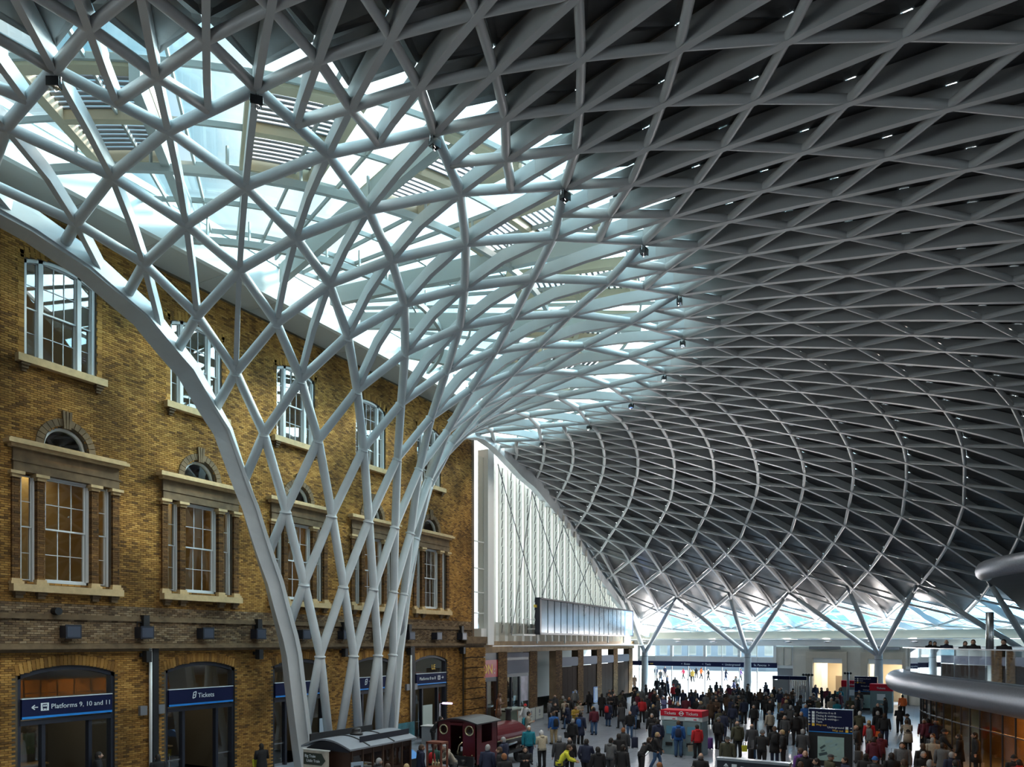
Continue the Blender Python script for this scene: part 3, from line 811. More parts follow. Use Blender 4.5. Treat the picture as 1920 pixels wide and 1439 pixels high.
for q, y in enumerate([17.73, 23.13, 28.66, 34.13, 39.66]):
    t = thing('wall_speaker', '%s small black loudspeaker under the string course from the left' % WNM[q], 'speaker', (0, y, 4.95), 0, 'small loudspeakers under the string course')
    b = MB(); b.box(.10, .36, -.10, .12, 0, .42); b.build('speaker_box', BLACK, t)
    b = MB(); b.box(0, .1, -.16, -.06, .2, .34); b.tube([(.05, -.11, .27), (.2, -.05, .3)], .03, 6); b.build('bracket', BLACK, t)
for q, (y, l) in enumerate([(18.06, 'tall pale drain pipe between the first and second doors'), (34.45, 'tall pale drain pipe left of the farthest door')]):
    t = thing('drain_pipe', l, 'pipe', (0, y, 0))
    b = MB(); b.tube([(.12, -.10, 0), (.12, -.10, 5.58)], .06, 10); b.build('pipe', WHITE2, t, True)
    b = MB(); b.box(.02, .16, -.02, .22, .0, 5.58); b.build('cable_duct', BLACK, t)
    for s_ in (-.38, .36):
        b = MB(); b.box(.02, .16, s_-.16, s_+.12, 2.95, 3.30); b.build('junction_box', GREYM, t)
mb = MB(); mb.tube([(0, 0, 0), (.28, 0, 0)], .13, 12); o = mb.build('vent_pipe', BLACK); o.location = (0, 14.45, 6.75); tag(o, 'short round black vent pipe sticking out under the nearest window', 'vent')

# quoined corner: big rusticated blocks of brickwork at the end of the wall
cn = tag(link('trim_4', None), kind='structure'); cn['label'] = 'banded brick corner pier at the end of the brick wall'
core = MB(); core.box(-.42, .22, 39.95, 42.25, 0, 5.40); core.build('pier_core', MORTAR, cn)
for k in range(8):
    z0 = .05+k*.67
    b = MB()
    for r in range(8):
        off = .11 if r % 2 else 0
        for j in range(11):
            y0 = 39.88+j*.225-off; y1 = min(y0+.215, 42.30); y0 = max(y0, 39.88)
            if y1-y0 > .03: b.box(.2, .34, y0, y1, z0+r*.0755, z0+r*.0755+.069)
    o = b.build('brick_block', BRICK, cn); o['kind'] = 'stuff'
b = MB(); b.box(-.3, .42, 39.8, 42.4, 5.60, 6.05); b.build('pier_cap', STONEDARK, cn)
# return face of the brick building round the corner
rt = MB(); rt.box(-8, 0.0, 41.2, 41.4, 0, 20.2); o = structure('wall_corner', rt, mat('brick return', (.16, .11, .07), .9, 0, .3, 2)); o['label'] = 'end face of the brick building'

# ---------------------------------------------------------------- end wall with tall white fins
def FX(y): return -.0743*(y-43)-.30
edS = edge_curve(False)
eP = sorted([(S(*q).y, S(*q).z) for q in edS if S(*q).z > 3])
def ztop(y):
    ysq = [a for a, b in eP]
    return float(np.interp(y, ysq, [b for a, b in eP]))
finw = tag(link('wall_back', None), kind='structure'); finw['label'] = 'tall wall of white perforated fins with daylight behind'
FIN = mat('white fin metal', (.80, .78, .74), .5)
_nt = FIN.node_tree; _tr = _nt.nodes.new('ShaderNodeBsdfTranslucent'); _tr.inputs['Color'].default_value = (.97, .94, .89, 1)   # finely perforated sheet lets daylight through
_mx = _nt.nodes.new('ShaderNodeMixShader'); _mx.inputs['Fac'].default_value = .78
_nt.links.new(_nt.nodes['Principled BSDF'].outputs['BSDF'], _mx.inputs[1]); _nt.links.new(_tr.outputs['BSDF'], _mx.inputs[2])
_nt.links.new(_mx.outputs['Shader'], _nt.nodes['Material Output'].inputs['Surface'])
SLOT = mat('slot shade fill', (.12, .12, .125), .6)
FZ = 5.75
finn = 0
for k in range(24):
    y = 44.4+1.5*k; x = FX(y); zt = ztop(y)-.35
    if zt-FZ < .5: continue
    # the fin stands out from the glass at an angle; its slanted slots are filled dark to stand for shade
    a = math.radians(62); dx, dy = math.cos(a)*.0+.10, -.82
    O = Vector((x-.02, y-.36, 0)); U = Vector((.26, .48, 0))
    N = Vector((-U.y, U.x, 0)).normalized()*.02
    mb = MB(); mod = .62; nz = int((zt-FZ-.5)/mod)
    def P(u, z): return O+U*u+Vector((0, 0, z))
    def pl(q4): mb.prism([P(*q) for q in q4], N)
    zb = FZ
    pl([(0, zb), (1, zb), (1, zb+.55), (0, zb+.55)])
    z0 = zb+.55
    for m in range(nz):
        a0, a1 = z0+m*mod, z0+(m+1)*mod
        pl([(0, a0), (.40, a0), (.40, a1), (0, a1)]); pl([(.66, a0), (1, a0), (1, a1), (.66, a1)])
        pl([(.40, a0), (.66, a0), (.66, a0+.08), (.40, a0+.04)])
        pl([(.40, a0+.04), (.44, a0+.05), (.58, a1-.02), (.40, a1)]) ; pl([(.52, a0+.08), (.66, a0+.08), (.66, a1), (.64, a1-.02)])
        pl([(.40, a1-.03), (.66, a1-.03), (.66, a1), (.40, a1)])
        mb.prism([P(*q)-N*1.2 for q in ((.43, a0+.04), (.53, a0+.06), (.65, a1-.01), (.57, a1-.01))], N*2.4, 1)  # dark plate set in the slot, shade put into its colour
    pl([(0, z0+nz*mod), (1, z0+nz*mod), (1, zt), (0, zt)])
    mb.box(x-.06, x+.04, y-.40, y-.34, FZ-.35, zt)
    mb.build('fin', [FIN, SLOT], finw)
    if k < 23:
        g = MB(); y2 = y+1.5
        g.prism([(FX(y)-.1, y, FZ), (FX(y2)-.1, y2, FZ), (FX(y2)-.1, y2, ztop(y2)-.75), (FX(y)-.1, y, ztop(y)-.75)], (-.02, 0, 0)); g.build('glass_panel', CLEAR, finw)
        g = MB(); g.prism([(FX(y), y, FZ), (FX(y2), y2, FZ), (FX(y2), y2, FZ+1.35), (FX(y), y, FZ+1.35)], (-.05, 0, 0)); g.build('base_panel', mat('translucent base panel', (.55, .58, .52), .5), finw)
# outer louvres beyond the glass, end post and slit window
mb = MB(); mb.box(FX(43.2)-.35, FX(43.2)+.45, 42.95, 43.75, 5.5, 18.75); mb.box(FX(43)-.3, FX(43)+.3, 42.3, 43.0, 5.5, 6.6); mb.build('end_post', WHITE2, finw)
mb = MB(); mb.box(-.25, -.22, 41.4, 42.95, 6.6, 18.2); mb.build('slit_glass', CLEAR, finw)
for z in (7.6, 9.0, 10.6, 12.4): 
    mb = MB(); mb.box(-.27, -.17, 41.4, 42.95, z, z+.06); mb.build('transom', WHITE2, finw)
# crossing tie rods
for (ya, za, yb, zb) in ((44.2, 18.0, 53.2, 6.2), (50.2, 17.2, 46.5, 6.2), (50.2, 17.2, 58, 8.9), (57.0, 15.6, 52.0, 8.9), (57.0, 15.6, 65.5, 8.8), (64, 13.2, 59, 8.8), (64, 13.2, 70, 8.6)):
    mb = MB(); mb.tube([(FX(ya)+.55, ya, za), (FX(yb)+.55, yb, zb)], .035, 6); mb.build('tie_rod', GREYM, finw)
mb = MB(); mb.sweep([(FX(y)+.30, y, 5.42) for y in (43.8, 79.5)], [Vector((0, 0, 1))]*2, .10, .07); mb.build('bottom_rail', WHITE2, finw)
# ---------------------------------------------------------------- brown brick shop fronts below the fins
BR2 = brick_mat('dark brown brick', [(.09,.052,.03),(.22,.125,.055),(.15,.085,.04),(.30,.18,.075)], .35)
DOORB = mat('brown shutter boards', (.05, .032, .024), .85, 0, .1, 3, spec=.1)
SHOPGREY = mat('grey shop fascia', (.20, .21, .26), .7, spec=.2)
sh = tag(link('wall_shops', None), kind='structure'); sh['label'] = 'row of brown brick piers and shop fronts under the fin wall'
PY = [45.9, 51.5, 57.0, 62.5, 68.0, 73.5, 79.3]
mb = MB(); mb.sweep([(FX(y)-.2, y, 5.35) for y in (42.3, 81)], [Vector((0, 0, 1))]*2, .5, .80); mb.build('lintel', mat('timber lintel', (.30, .19, .08), .7, 0, .2, 2), sh)
for y in PY:
    b = MB(); w = .62
    b.box(FX(y)-.5, FX(y)+.12, y-w, y+w, 0, 5.0); pc = b.build('pier', MORTAR, sh)
    b = MB()
    for r in range(66):
        off = .11 if r % 2 else 0
        for j in range(7):
            y0 = max(y-w+j*.225-off, y-w); y1 = min(y-w+j*.225-off+.215, y+w)
            if y1-y0 > .03: b.box(FX(y)+.12, FX(y)+.14, y0, y1, r*.0755, r*.0755+.069)
    o = b.build('pier_bricks', BR2, pc); o['kind'] = 'stuff'
mb = MB(); mb.box(-9, -8.9, 42, 82, 0, 5.4); mb.box(-9, -.6, 42, 82, 5.3, 5.4); mb.box(-9, -.6, 42, 82, -.03, 0); mb.build('shop_interior', mat('pale shop interior', (.5, .5, .48), .8), sh)
ls = bpy.data.lights.new('shop_light', 'AREA'); ls.energy = 120; ls.size = 2.5; ls.color = (1, .92, .8)
for y in (48.7, 54.2): link('shop_light', ls, sh, (FX(y)-4, y, 5.2))
for q in range(2, 6):
    a, b_ = PY[q]+.62, PY[q+1]-.62
    m_ = (a+b_)/2
    t = thing('shop_front', 'brown boarded shop front, %s from the corner pier' % ['third', 'fourth', 'fifth', 'sixth'][q-2], 'shop front', (FX(m_)-.1, m_, 0), 0)
    b = MB(); b.box(-.15, 0, a-m_, b_-m_, 3.55, 4.35); b.box(-.15, .05, a-m_, b_-m_, 3.62, 4.28); b.build('fascia_board', SHOPGREY, t)
    npl = 4
    for k in range(npl):
        y0 = a-m_+(b_-a)*k/npl; y1 = y0+(b_-a)/npl-.02
        if k == 0: continue
        b = MB(); b.box(-.12, -.04, y0, y1, 0, 3.5); b.build('board', DOORB, t)
    b = MB(); b.box(-.1, -.09, a-m_, a-m_+(b_-a)/npl, 0, 3.5); b.build('pane', CLEAR, t)
    b = MB(); b.box(-.12, .0, a-m_, a-m_+.06, 0, 3.5); b.build('jamb', SILVER, t)
# shop with a red sign beside the corner pier, then a grey shop
t = thing('shop_front', 'dark shop front with a red sign reading ON beside the corner pier', 'shop front', (FX(44)-.1, 43.9, 0))
b = MB(); b.box(-.2, .02, -1.6, 1.38, 3.25, 4.45); b.build('fascia_board', mat('red shop sign', (.42, .02, .03), .4), t)
b = MB(); b.box(-.2, 0, -1.6, 1.38, 4.45, 4.95); b.box(-.2, 0, -1.6, 1.38, 2.95, 3.25); b.box(-.2, 0, -1.6, -1.5, 0, 3); b.box(-.2, 0, 1.25, 1.38, 0, 3); b.box(-.2, 0, -.1, .0, 0, 3); b.build('shop_frame', DARK, t)
text('ON', .92, (.03, -.80, 3.5), PI/2, YELLOWL, t, bold=.015)
text(':', .7, (.03, .85, 3.5), PI/2, LETTER, t)
b = MB(); b.box(-.12, -.11, -1.5, 1.25, 0, 2.95); b.build('pane', CLEAR, t)
b = MB(); b.box(-1.2, -1.1, -1.4, -.6, .3, 2.8); b.build('lit_panel', mat('orange lit panel', (.8, .25, .03), .5, emit=(1, .32, .05), estr=.8), t)
b = MB(); b.box(-1.6, -1.1, -.5, 1.2, 0, 2.4); b.build('display_unit', BLACK, t)
t = thing('shop_front', 'grey clothes shop front with glass door, second from the corner pier', 'shop front', (FX(48.7)-.1, 48.7, 0))
b = MB(); b.box(-.2, .02, -1.9, 2.0, 3.35, 4.35); b.box(-.2, .02, -1.9, 2.0, 4.55, 4.9); b.build('fascia_board', SHOPGREY, t)
b = MB(); b.box(-.2, 0, -1.9, 2.0, 3.1, 3.35); b.box(-.2, 0, -1.9, 2.0, 4.35, 4.55); b.box(-.2, 0, .55, .75, 0, 3.1); b.box(-.2, 0, -1.95, -1.85, 0, 3.1); b.box(-.2, 0, 1.92, 2.0, 0, 3.1); b.box(-.2,0,-.72,-.66,0,3.1); b.build('shop_frame', DARK, t)
b = MB(); b.box(-.12, -.11, -1.85, 1.92, 0, 3.1); b.build('pane', CLEAR, t)
b = MB(); b.box(-.10, -.02, .75, 1.92, 1.2, 3.1); b.build('poster', mat('pale purple poster', (.50, .46, .55), .5, 0, .3, 1.5), t)
for q, y in enumerate((-1.5, -.95, -.4, .15)):
    g = thing('hanging_coat', '%s dark coat from the left hanging in the grey shop window' % WNM[q], 'coat', (FX(48.7)-.7, 48.7+y, 1.5), 0, 'coats in the shop window')
    b = MB(); b.tube([(0, 0, 1.3), (0, 0, 1.15), (0, 0, .5), (0, 0, 0)], [.05, .18, .20, .24], 8); b.build('coat', mat('dark coat cloth', (.05, .05, .055), .8), g)
    b = MB(); b.tube([(0, -.02, 1.32), (0, 0, 1.45), (0, .04, 1.5), (0, .05, 1.45)], .012, 5); b.build('hook', SILVER, g)

# ---------------------------------------------------------------- departure board in front of the fins
board = thing('departure_board', 'long dark framed departure board with glossy grey screens hung before the white fins', 'screen', (0, 0, 0))
BA, BB = Vector((1.07, 48.85, 0)), Vector((-.83, 74.4, 0))
bu = (BB-BA).normalized(); bn = Vector((bu.y, -bu.x, 0)); BL_ = (BB-BA).length; BZ0, BZ1 = 6.25, 9.0
def bp(u, z, d): return BA+bu*u+Vector((0, 0, z))+bn*d
def bbox(u0, u1, z0, z1, d0, d1, mb):
    P = [bp(u, z, d) for z in (z0, z1) for (u, d) in ((u0, d0), (u1, d0), (u1, d1), (u0, d1))]
    mb.add(P, [(0,3,2,1),(4,5,6,7),(0,1,5,4),(1,2,6,5),(2,3,7,6),(3,0,4,7)])
mb = MB(); bbox(0, BL_, BZ0, BZ0+.12, -.35, .02, mb); bbox(0, BL_, BZ1-.12, BZ1, -.35, .02, mb); bbox(0, .3, BZ0, BZ1, -.35, .02, mb); bbox(BL_-.12, BL_, BZ0, BZ1, -.35, .02, mb); bbox(0, BL_, BZ0, BZ1, -.38, -.30, mb)
mb.build('frame', DARK, board)
LCD = mat('glossy grey display', (.13, .16, .185), .2, .35, .3, .6)
nsc = 16
for k in range(nsc):
    u0 = .32+(BL_-3.3)*k/nsc; u1 = .32+(BL_-3.3)*(k+1)/nsc-.16
    mb = MB(); bbox(u0, u1, BZ0+.14, BZ1-.14, -.28, -.02, mb); mb.build('display', LCD, board)
mb = MB(); bbox(BL_-2.9, BL_-.14, BZ0+.14, BZ1-.14, -.28, -.01, mb); scr = mb.build('lit_display', mat('lit blue display', (.08, .14, .35), .3, emit=(.14, .26, .62), estr=1.3), board)
LIT = mat('lit screen lettering', (.7, .85, 1), .5, emit=(.55, .75, 1), estr=1.8)
for k, (u0, u1, z) in enumerate([(.5, 1.6, 8.5), (1.0, 1.5, 8.2), (.3, .8, 7.7), (.3, 1.2, 7.4), (.3, .9, 7.1), (1.9, 2.3, 8.0), (1.9, 2.4, 7.5), (1.9, 2.4, 7.0), (.3, .6, 6.7)]):
    mb = MB(); bbox(BL_-2.9+u0, BL_-2.9+u1, z, z+.13, -.01, 0.0, mb); mb.build('screen_line', LIT, scr)
mb = MB()
for u in (1.5, 7.5, 13.5, 19.5, 25):
    bbox(u-.06, u+.06, BZ0+.4, BZ0+.5, -1.6, -.3, mb); bbox(u-.05, u+.05, 5.6, BZ0+.4, -.9, -.8, mb)
mb.build('hanger', WHITE2, board)
mb = MB(); bbox(-2.3, -.1, BZ0-.1, BZ0+.02, -1.2, -.3, mb); bbox(-2.3, -2.2, BZ0, BZ0+1.1, -.35, -.3, mb); bbox(-2.3, -.1, BZ0+1.05, BZ0+1.1, -.35, -.3, mb); mb.build('service_platform', WHITE2, board)
mb = MB(); bbox(-.45, -.05, BZ1-.75, BZ1-.55, -.3, -.2, mb); mb.build('warning_plate', mat('yellow plate', (.8, .6, .05), .5), board)

# ---------------------------------------------------------------- floor and outdoors
FLOORM = mat('dark slate floor tile', (.23, .26, .31), .30, 0, .14, 1.4, .04, 20)
fl = MB(); fl.box(-9, 72, -30, 84, -.3, -.012)
floor = structure('floor', fl, mat('dark floor joint', (.03, .033, .04), .6)); floor['label'] = 'dark grey stone concourse floor'
tl = MB()
tw, th_ = 1.2, .8
ntile = 0
tp = MB(); tp.box(.006, tw-.006, .006, th_-.006, -.012, 0); tme = tp.mesh('tile', FLOORM)
for a in range(-8, 48):
    for b_ in range(18, 105):
        x, y = a*tw+(b_ % 2)*.6, b_*th_
        d = Vector((x, y, 0))-EYE
        lat = d.x*math.cos(HEAD)+d.y*math.sin(HEAD); dep = -d.x*math.sin(HEAD)+d.y*math.cos(HEAD)
        # tiles close enough to be told apart are single pieces
        if dep > 25 and dep < 36.5 and -.22 < lat/dep < .62 and ntile < 300 and x > 7: link('tile', tme, floor, (x, y, 0)); ntile += 1
        else: tl.box(x+.006, x+tw-.006, y+.006, y+th_-.006, -.012, 0)
o = tl.build('tile_field', FLOORM, floor); o['kind'] = 'stuff'
pz = MB(); pz.box(-150, 250, 84, 320, -.3, -.02); pz.box(-150, -9, -60, 84, -.3, -.02); pz.box(72, 250, -60, 84, -.3, -.02)
o = structure('plaza_ground', pz, mat('pale plaza paving', (.62, .60, .58), .8, 0, .06, .6)); o['label'] = 'bright pale plaza paving outside the entrance'

# ---------------------------------------------------------------- perimeter wall, beam, entrance
def PE(R, i): return Vector((CX0+R*math.cos((i-5)*DTH*.936), CY0+SQ*R*math.sin((i-5)*DTH*.936), 0))
def ti(x): return x/(DTH*.936)+5
def up(p, z): return Vector((p.x, p.y, z))
TH = lambda deg: math.radians(deg)/(DTH*.936)+5
beam = MB()
ths = np.linspace(20, 90, 60)
beam.sweep([up(PE(65.6, TH(t)), 5.62) for t in ths], [Vector((0, 0, 1))]*60, .5, .66)
beam.sweep([up(PE(65.3, TH(t)), 6.02) for t in ths], [Vector((0, 0, 1))]*60, .9, .08)
o = structure('trim_5', beam, WHITE2); o['label'] = 'white ring beam above the entrance'
UPL = bpy.data.lights.new('uplight', 'AREA'); UPL.energy = 300; UPL.size = .5; UPL.color = (1, .93, .90); UPL.spread = math.radians(150)
for q, t in enumerate(np.arange(63, 90, 3.55)):
    p = up(PE(65.0, TH(t)), 5.70)
    l = thing('beam_lamp', '%s oval lamp from the right on the white ring beam' % WNM[q], 'lamp', p, math.radians(t)*.95, 'oval lamps on the ring beam')
    b = MB(); b.ell((-.12, 0, 0), (.16, .45, .10), 12, 6, z0=-.98); b.build('lamp_head', SILVER, l, True)
    b = MB(); b.tube([(-.1, 0, 0), (.3, 0, 0)], .04, 6); b.build('bracket', GREYM, l)
    u_ = link('uplight', UPL, l, (-.15, 0, .25)); u_.rotation_euler = (0, PI-.85, 0)
mb = MB(); mb.sweep([up(PE(66.5, TH(t)), 6.4) for t in ths], [Vector((0, 0, 1))]*60, .2, .8); o = structure('trim_6', mb, mat('pale clerestory panels', (.6, .56, .46), .7)); o['label'] = 'pale panels above the ring beam'
for t in np.arange(24, 90, 2.4):
    pass
ent = tag(link('window_12', None), kind='structure'); ent['label'] = 'wide glazed entrance with a long navy sign band'
EA, EB = 88.6, 75.2
n_ = 4
for k in range(n_+1):
    t = EA+(EB-EA)*k/n_; p = PE(65.9, TH(t))
    mb = MB(); mb.box(p.x-.14, p.x+.14, p.y-.2, p.y+.2, 3.4, 5.3); mb.build('mullion', WHITE2, ent)
for k in range(n_):
    for h in range(2):
        ta, tb = EA+(EB-EA)*(k+h/2)/n_, EA+(EB-EA)*(k+(h+1)/2)/n_
        a, b = PE(65.9, TH(ta)), PE(65.9, TH(tb))
        mb = MB(); mb.prism([up(a, 4.15), up(b, 4.15), up(b, 5.3), up(a, 5.3)], (0, .02, 0)); mb.build('pane', CLEAR, ent)
        mb = MB(); mb.prism([up(a, 3.5), up(b, 3.5), up(b, 4.12), up(a, 4.12)], (0, .06, 0)); mb.build('spandrel', WHITE2, ent)
        mb = MB(); mb.box(b.x-.04, b.x+.04, b.y-.05, b.y+.05, 3.5, 5.3); mb.build('glazing_bar', WHITE2, ent)
        mb = MB(); mb.prism([up(a, 0), up(b, 0), up(b, 3.1), up(a, 3.1)], (0, .02, 0)); 
        if (k*2+h) in (0, 7): mb.build('side_pane', CLEAR, ent)
        mb = MB(); mb.box(a.x-.05, a.x+.05, a.y-.05, a.y+.05, 0, 3.2); mb.build('door_post', WHITE2, ent)
a, b = PE(65.5, TH(EA+1.2)), PE(65.5, TH(EB-.3))
t = thing('direction_sign', 'long navy direction sign band across the entrance', 'sign', (a.x, a.y, 3.02))
v = Vector((b.x-a.x, b.y-a.y, 0)); ang = math.atan2(v.y, v.x); vl = v.length; vd = v.normalized(); vn = Vector((vd.y, -vd.x, 0))
mb = MB(); mb.prism([(0, 0, 0), v, v+Vector((0, 0, .52)), (0, 0, .52)], -vn*.15); mb.build('panel', SIGNBLUE, t)
for (u, w, s_) in ((2.2, 'Way out', YELLOWL), (6.6, '<  Buses', LETTER), (9.0, '<  Taxis', LETTER), (11.2, '<  Underground', LETTER), (14.6, 'St. Pancras  >', LETTER)):
    if u < vl-2: q = vd*u+vn*.02; text(w, .30, (q.x, q.y, .16), ang, s_, t)
# pale stone end wall with two portals
ST = mat('pale portal stone', (.56, .53, .46), .8, 0, .06, 1)
ST2 = mat('portal surround stone', (.46, .42, .34), .8, 0, .06, 1)
ew = tag(link('wall_right', None), kind='structure'); ew['label'] = 'pale stone wall with two tall portals beside the entrance'
POR = [(71.9, 68.9), (67.2, 64.0)]
def wseg(t0, t1, z0, z1, m, name, R=66.0, dep_=.5):
    a, b = PE(R, TH(t0)), PE(R, TH(t1)); mb = MB(); mb.prism([up(a, z0), up(b, z0), up(b, z1), up(a, z1)], (.12*dep_, dep_, 0)); return mb.build(name, m, ew)
wseg(75.2, 73.6, 3.0, 5.3, WHITE2, 'panel'); wseg(75.1, 74.4, 3.3, 5.2, ST, 'panel', 65.8); wseg(74.3, 73.7, 3.3, 5.2, ST, 'panel', 65.8)
wseg(75.1, 73.7, 0, 3.0, GREYM, 'panel', 66.2)
wseg(73.6, POR[0][0], 0, 5.3, ST, 'panel'); wseg(POR[0][1], POR[1][0], 0, 5.3, ST, 'panel'); wseg(POR[1][1], 20, 0, 5.3, ST, 'panel')
for q, (t0, t1) in enumerate(POR):
    wseg(t0, t1, 4.1, 5.3, ST, 'panel')
    m0, m1 = t0+.45, t1-.1
    wseg(t0+.45, t0-.15, 0, 4.25, ST2, 'portal_jamb', 65.7, .3); wseg(t1+.3, t1-.1, 0, 4.25, ST2, 'portal_jamb', 65.7, .3)
    o = wseg(t0+.45, t1-.1, 4.1, 4.72, ST2, 'portal_lintel', 65.7, .3)
    wseg(t0-.1, t1+.3, 3.62, 4.1, WHITE2, 'blind_box', 65.9, .3)
    wseg(t0+.1, t1+.4, 4.98, 5.26, GREYM, 'air_grille', 65.5, .3)
    # bright lobby behind the portal
    a, b = PE(66.4, TH(t0)), PE(66.4, TH(t1)); c = (a+b)/2
    mb = MB(); d3 = Vector((.6, 5, 0))
    mb.prism([up(a+d3, 0), up(b+d3, 0), up(b+d3, 4.2), up(a+d3, 4.2)], (0, .1, 0)); mb.prism([up(a, 0), up(a+d3, 0), up(a+d3, 4.2), up(a, 4.2)], (-.1, 0, 0)); mb.prism([up(a, 4.2), up(a+d3, 4.2), up(b+d3, 4.2), up(b, 4.2)], (0, 0, .1))
    mb.build('lobby_wall', mat('cream lobby wall', (.75, .62, .42), .8), ew)
    mb = MB(); mb.box(c.x+.2, c.x+.9, c.y+2.2, c.y+2.8, 0, 2.3 if q == 0 else 1.2); mb.build('lobby_pillar', mat('brown lobby pillar', (.35, .24, .14), .6), ew)
    if q == 0:
        mb = MB(); mb.box(c.x-1.5, c.x-.7, c.y+3.5, c.y+3.6, 0, 4.2); mb.build('lobby_light_panel', mat('white lobby panel', (.9, .9, .88), .6), ew)
    l = bpy.data.lights.new('lobby_light', 'AREA'); l.energy = 110; l.size = 2.0; l.color = (1, .9, .75); link('lobby_light', l, ew, (c.x+.3, c.y+2.2, 4.1))
# things outside: buildings and trees beyond the plaza
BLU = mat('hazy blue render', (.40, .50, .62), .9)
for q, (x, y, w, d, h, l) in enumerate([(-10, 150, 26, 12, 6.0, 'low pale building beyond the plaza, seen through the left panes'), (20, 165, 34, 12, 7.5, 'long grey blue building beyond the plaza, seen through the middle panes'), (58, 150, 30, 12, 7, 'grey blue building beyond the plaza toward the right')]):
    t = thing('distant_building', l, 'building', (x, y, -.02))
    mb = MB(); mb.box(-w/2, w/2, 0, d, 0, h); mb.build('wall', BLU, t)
    mb = MB(); mb.box(-w/2-.3, w/2+.3, -.3, d+.3, h, h+.4); mb.build('roof', WHITE2, t)
    for k in range(int(w/3)):
        mb = MB(); mb.box(-w/2+1+k*3, -w/2+2.6+k*3, -.08, 0, h-3, h-.8); f = mb.build('window_frame', WHITE2, t)
        mb = MB(); mb.box(-w/2+1.1+k*3, -w/2+2.5+k*3, -.1, -.07, h-2.9, h-.9); mb.build('pane', PANE, f)

# ---------------------------------------------------------------- tree columns
TC = [(20, 'white branching steel column farthest away, beside the brown shop fronts'), (18, 'white branching steel column in front of the glazed entrance'), (16, 'white branching steel column beside the mezzanine balcony'), (14, 'white branching steel column partly hidden behind the mezzanine glass')]
for i, lab in TC:
    p = PE(62.6, i)
    if i == 20: p = Vector((-1.1, 79.0, 0))
    t = thing('tree_column', lab, 'column', p)
    b = MB(); b.lathe([(.46, 0), (.46, .05), (.43, .06), (.335, 4.1), (.335, 4.5), (.30, 4.85)], 20); b.build('trunk', WHITE, t, True)
    b = MB(); b.lathe([(.35, 4.09), (.35, 4.14)], 20); b.build('collar', GREYM, t, True)
    for j, k in ((-1, 27.85), (0, 27.6), (1, 27.85)):
        e = S(k, i+j) - nrm(k, i+j)*.12
        if i+j > 20.2 or not inside(S(k, i+j)): e = Vector((XE(75.2)+.25, 75.2, 9.3)) if i == 20 else e
        d = e-(p+Vector((0, 0, 4.6))); q0 = Vector((0, 0, 4.45)); L = d.length
        b = MB(); u = d.normalized(); b.tube([q0, q0+u*.5, q0+u*(L*.45), q0+u*(L-1.0)], [.19, .205, .235, .17], 14); br = b.build('branch', WHITE, t, True)
        b = MB(); b.tube([q0+u*(L-1.05), q0+u*(L-.1)], .11, 10); b.build('pin_end', GREYM, br, True)

# ---------------------------------------------------------------- mezzanine
mz = tag(link('balcony', None), kind='structure'); mz['label'] = 'curved mezzanine with a silver tube edge and glass balustrade'
ctrl = [(40, 56.5), (31, 54.6), (26.8, 52.6), (25.0, 50.2), (24.5, 47.4), (25.0, 43.6), (26.2, 39.4), (27.5, 35.6), (28.9, 31.4), (30.0, 27.4), (30.9, 23.0), (31.4, 19.0)]
def spl(P, n=8):
    out = []
    Q = [P[0]]+list(P)+[P[-1]]
    for a in range(1, len(Q)-2):
        p0, p1, p2, p3 = (Vector((*q, 0)) for q in Q[a-1:a+3])
        for k in range(n):
            t = k/n; out.append(.5*((2*p1)+(p2-p0)*t+(2*p0-5*p1+4*p2-p3)*t*t+(3*p1-p0-3*p2+p3)*t*t*t))
    out.append(Vector((*P[-1], 0)))
    return out
MP = spl(ctrl)
TUBE = mat('perforated silver cladding', (.33, .35, .40), .30, .75, .12, 14, .35, 60)
mb = MB(); mb.tube([up(p, 3.55) for p in MP], .56, 20, up=(0, 0, 1)); mb.build('edge_tube', TUBE, mz, True)
mb = MB(); mb.prism([up(p, 3.2) for p in MP]+[Vector((60, 19, 3.2)), Vector((60, 56.5, 3.2))], (0, 0, .80)); mb.build('deck', GREYM, mz)
def outn(k):
    t = (MP[min(k+1, len(MP)-1)]-MP[max(k-1, 0)]).normalized(); return Vector((t.y, -t.x, 0))
sgn_ = 1 if outn(40).x > 0 else -1
inn = [MP[k]+outn(k)*sgn_*.35 for k in range(len(MP))]
mb = MB(); mb.sweep([up(p, 5.40) for p in inn], [Vector((0, 0, 1))]*len(inn), .09, .05); mb.build('handrail', SILVER, mz)
BGLASS = glass_mat('balustrade glass', (.78, .86, .90), .50)
acc = 0; last = 0
for k in range(1, len(inn)):
    acc += (inn[k]-inn[k-1]).length
    if acc > 1.15 or k == len(inn)-1:
        a, b = inn[last], inn[k]; e = (b-a).normalized()*.015
        mb = MB(); mb.prism([up(a+e, 4.02), up(b-e, 4.02), up(b-e, 5.37), up(a+e, 5.37)], Vector((.015, .006, 0))); mb.build('balustrade_pane', BGLASS, mz)
        acc = 0; last = k
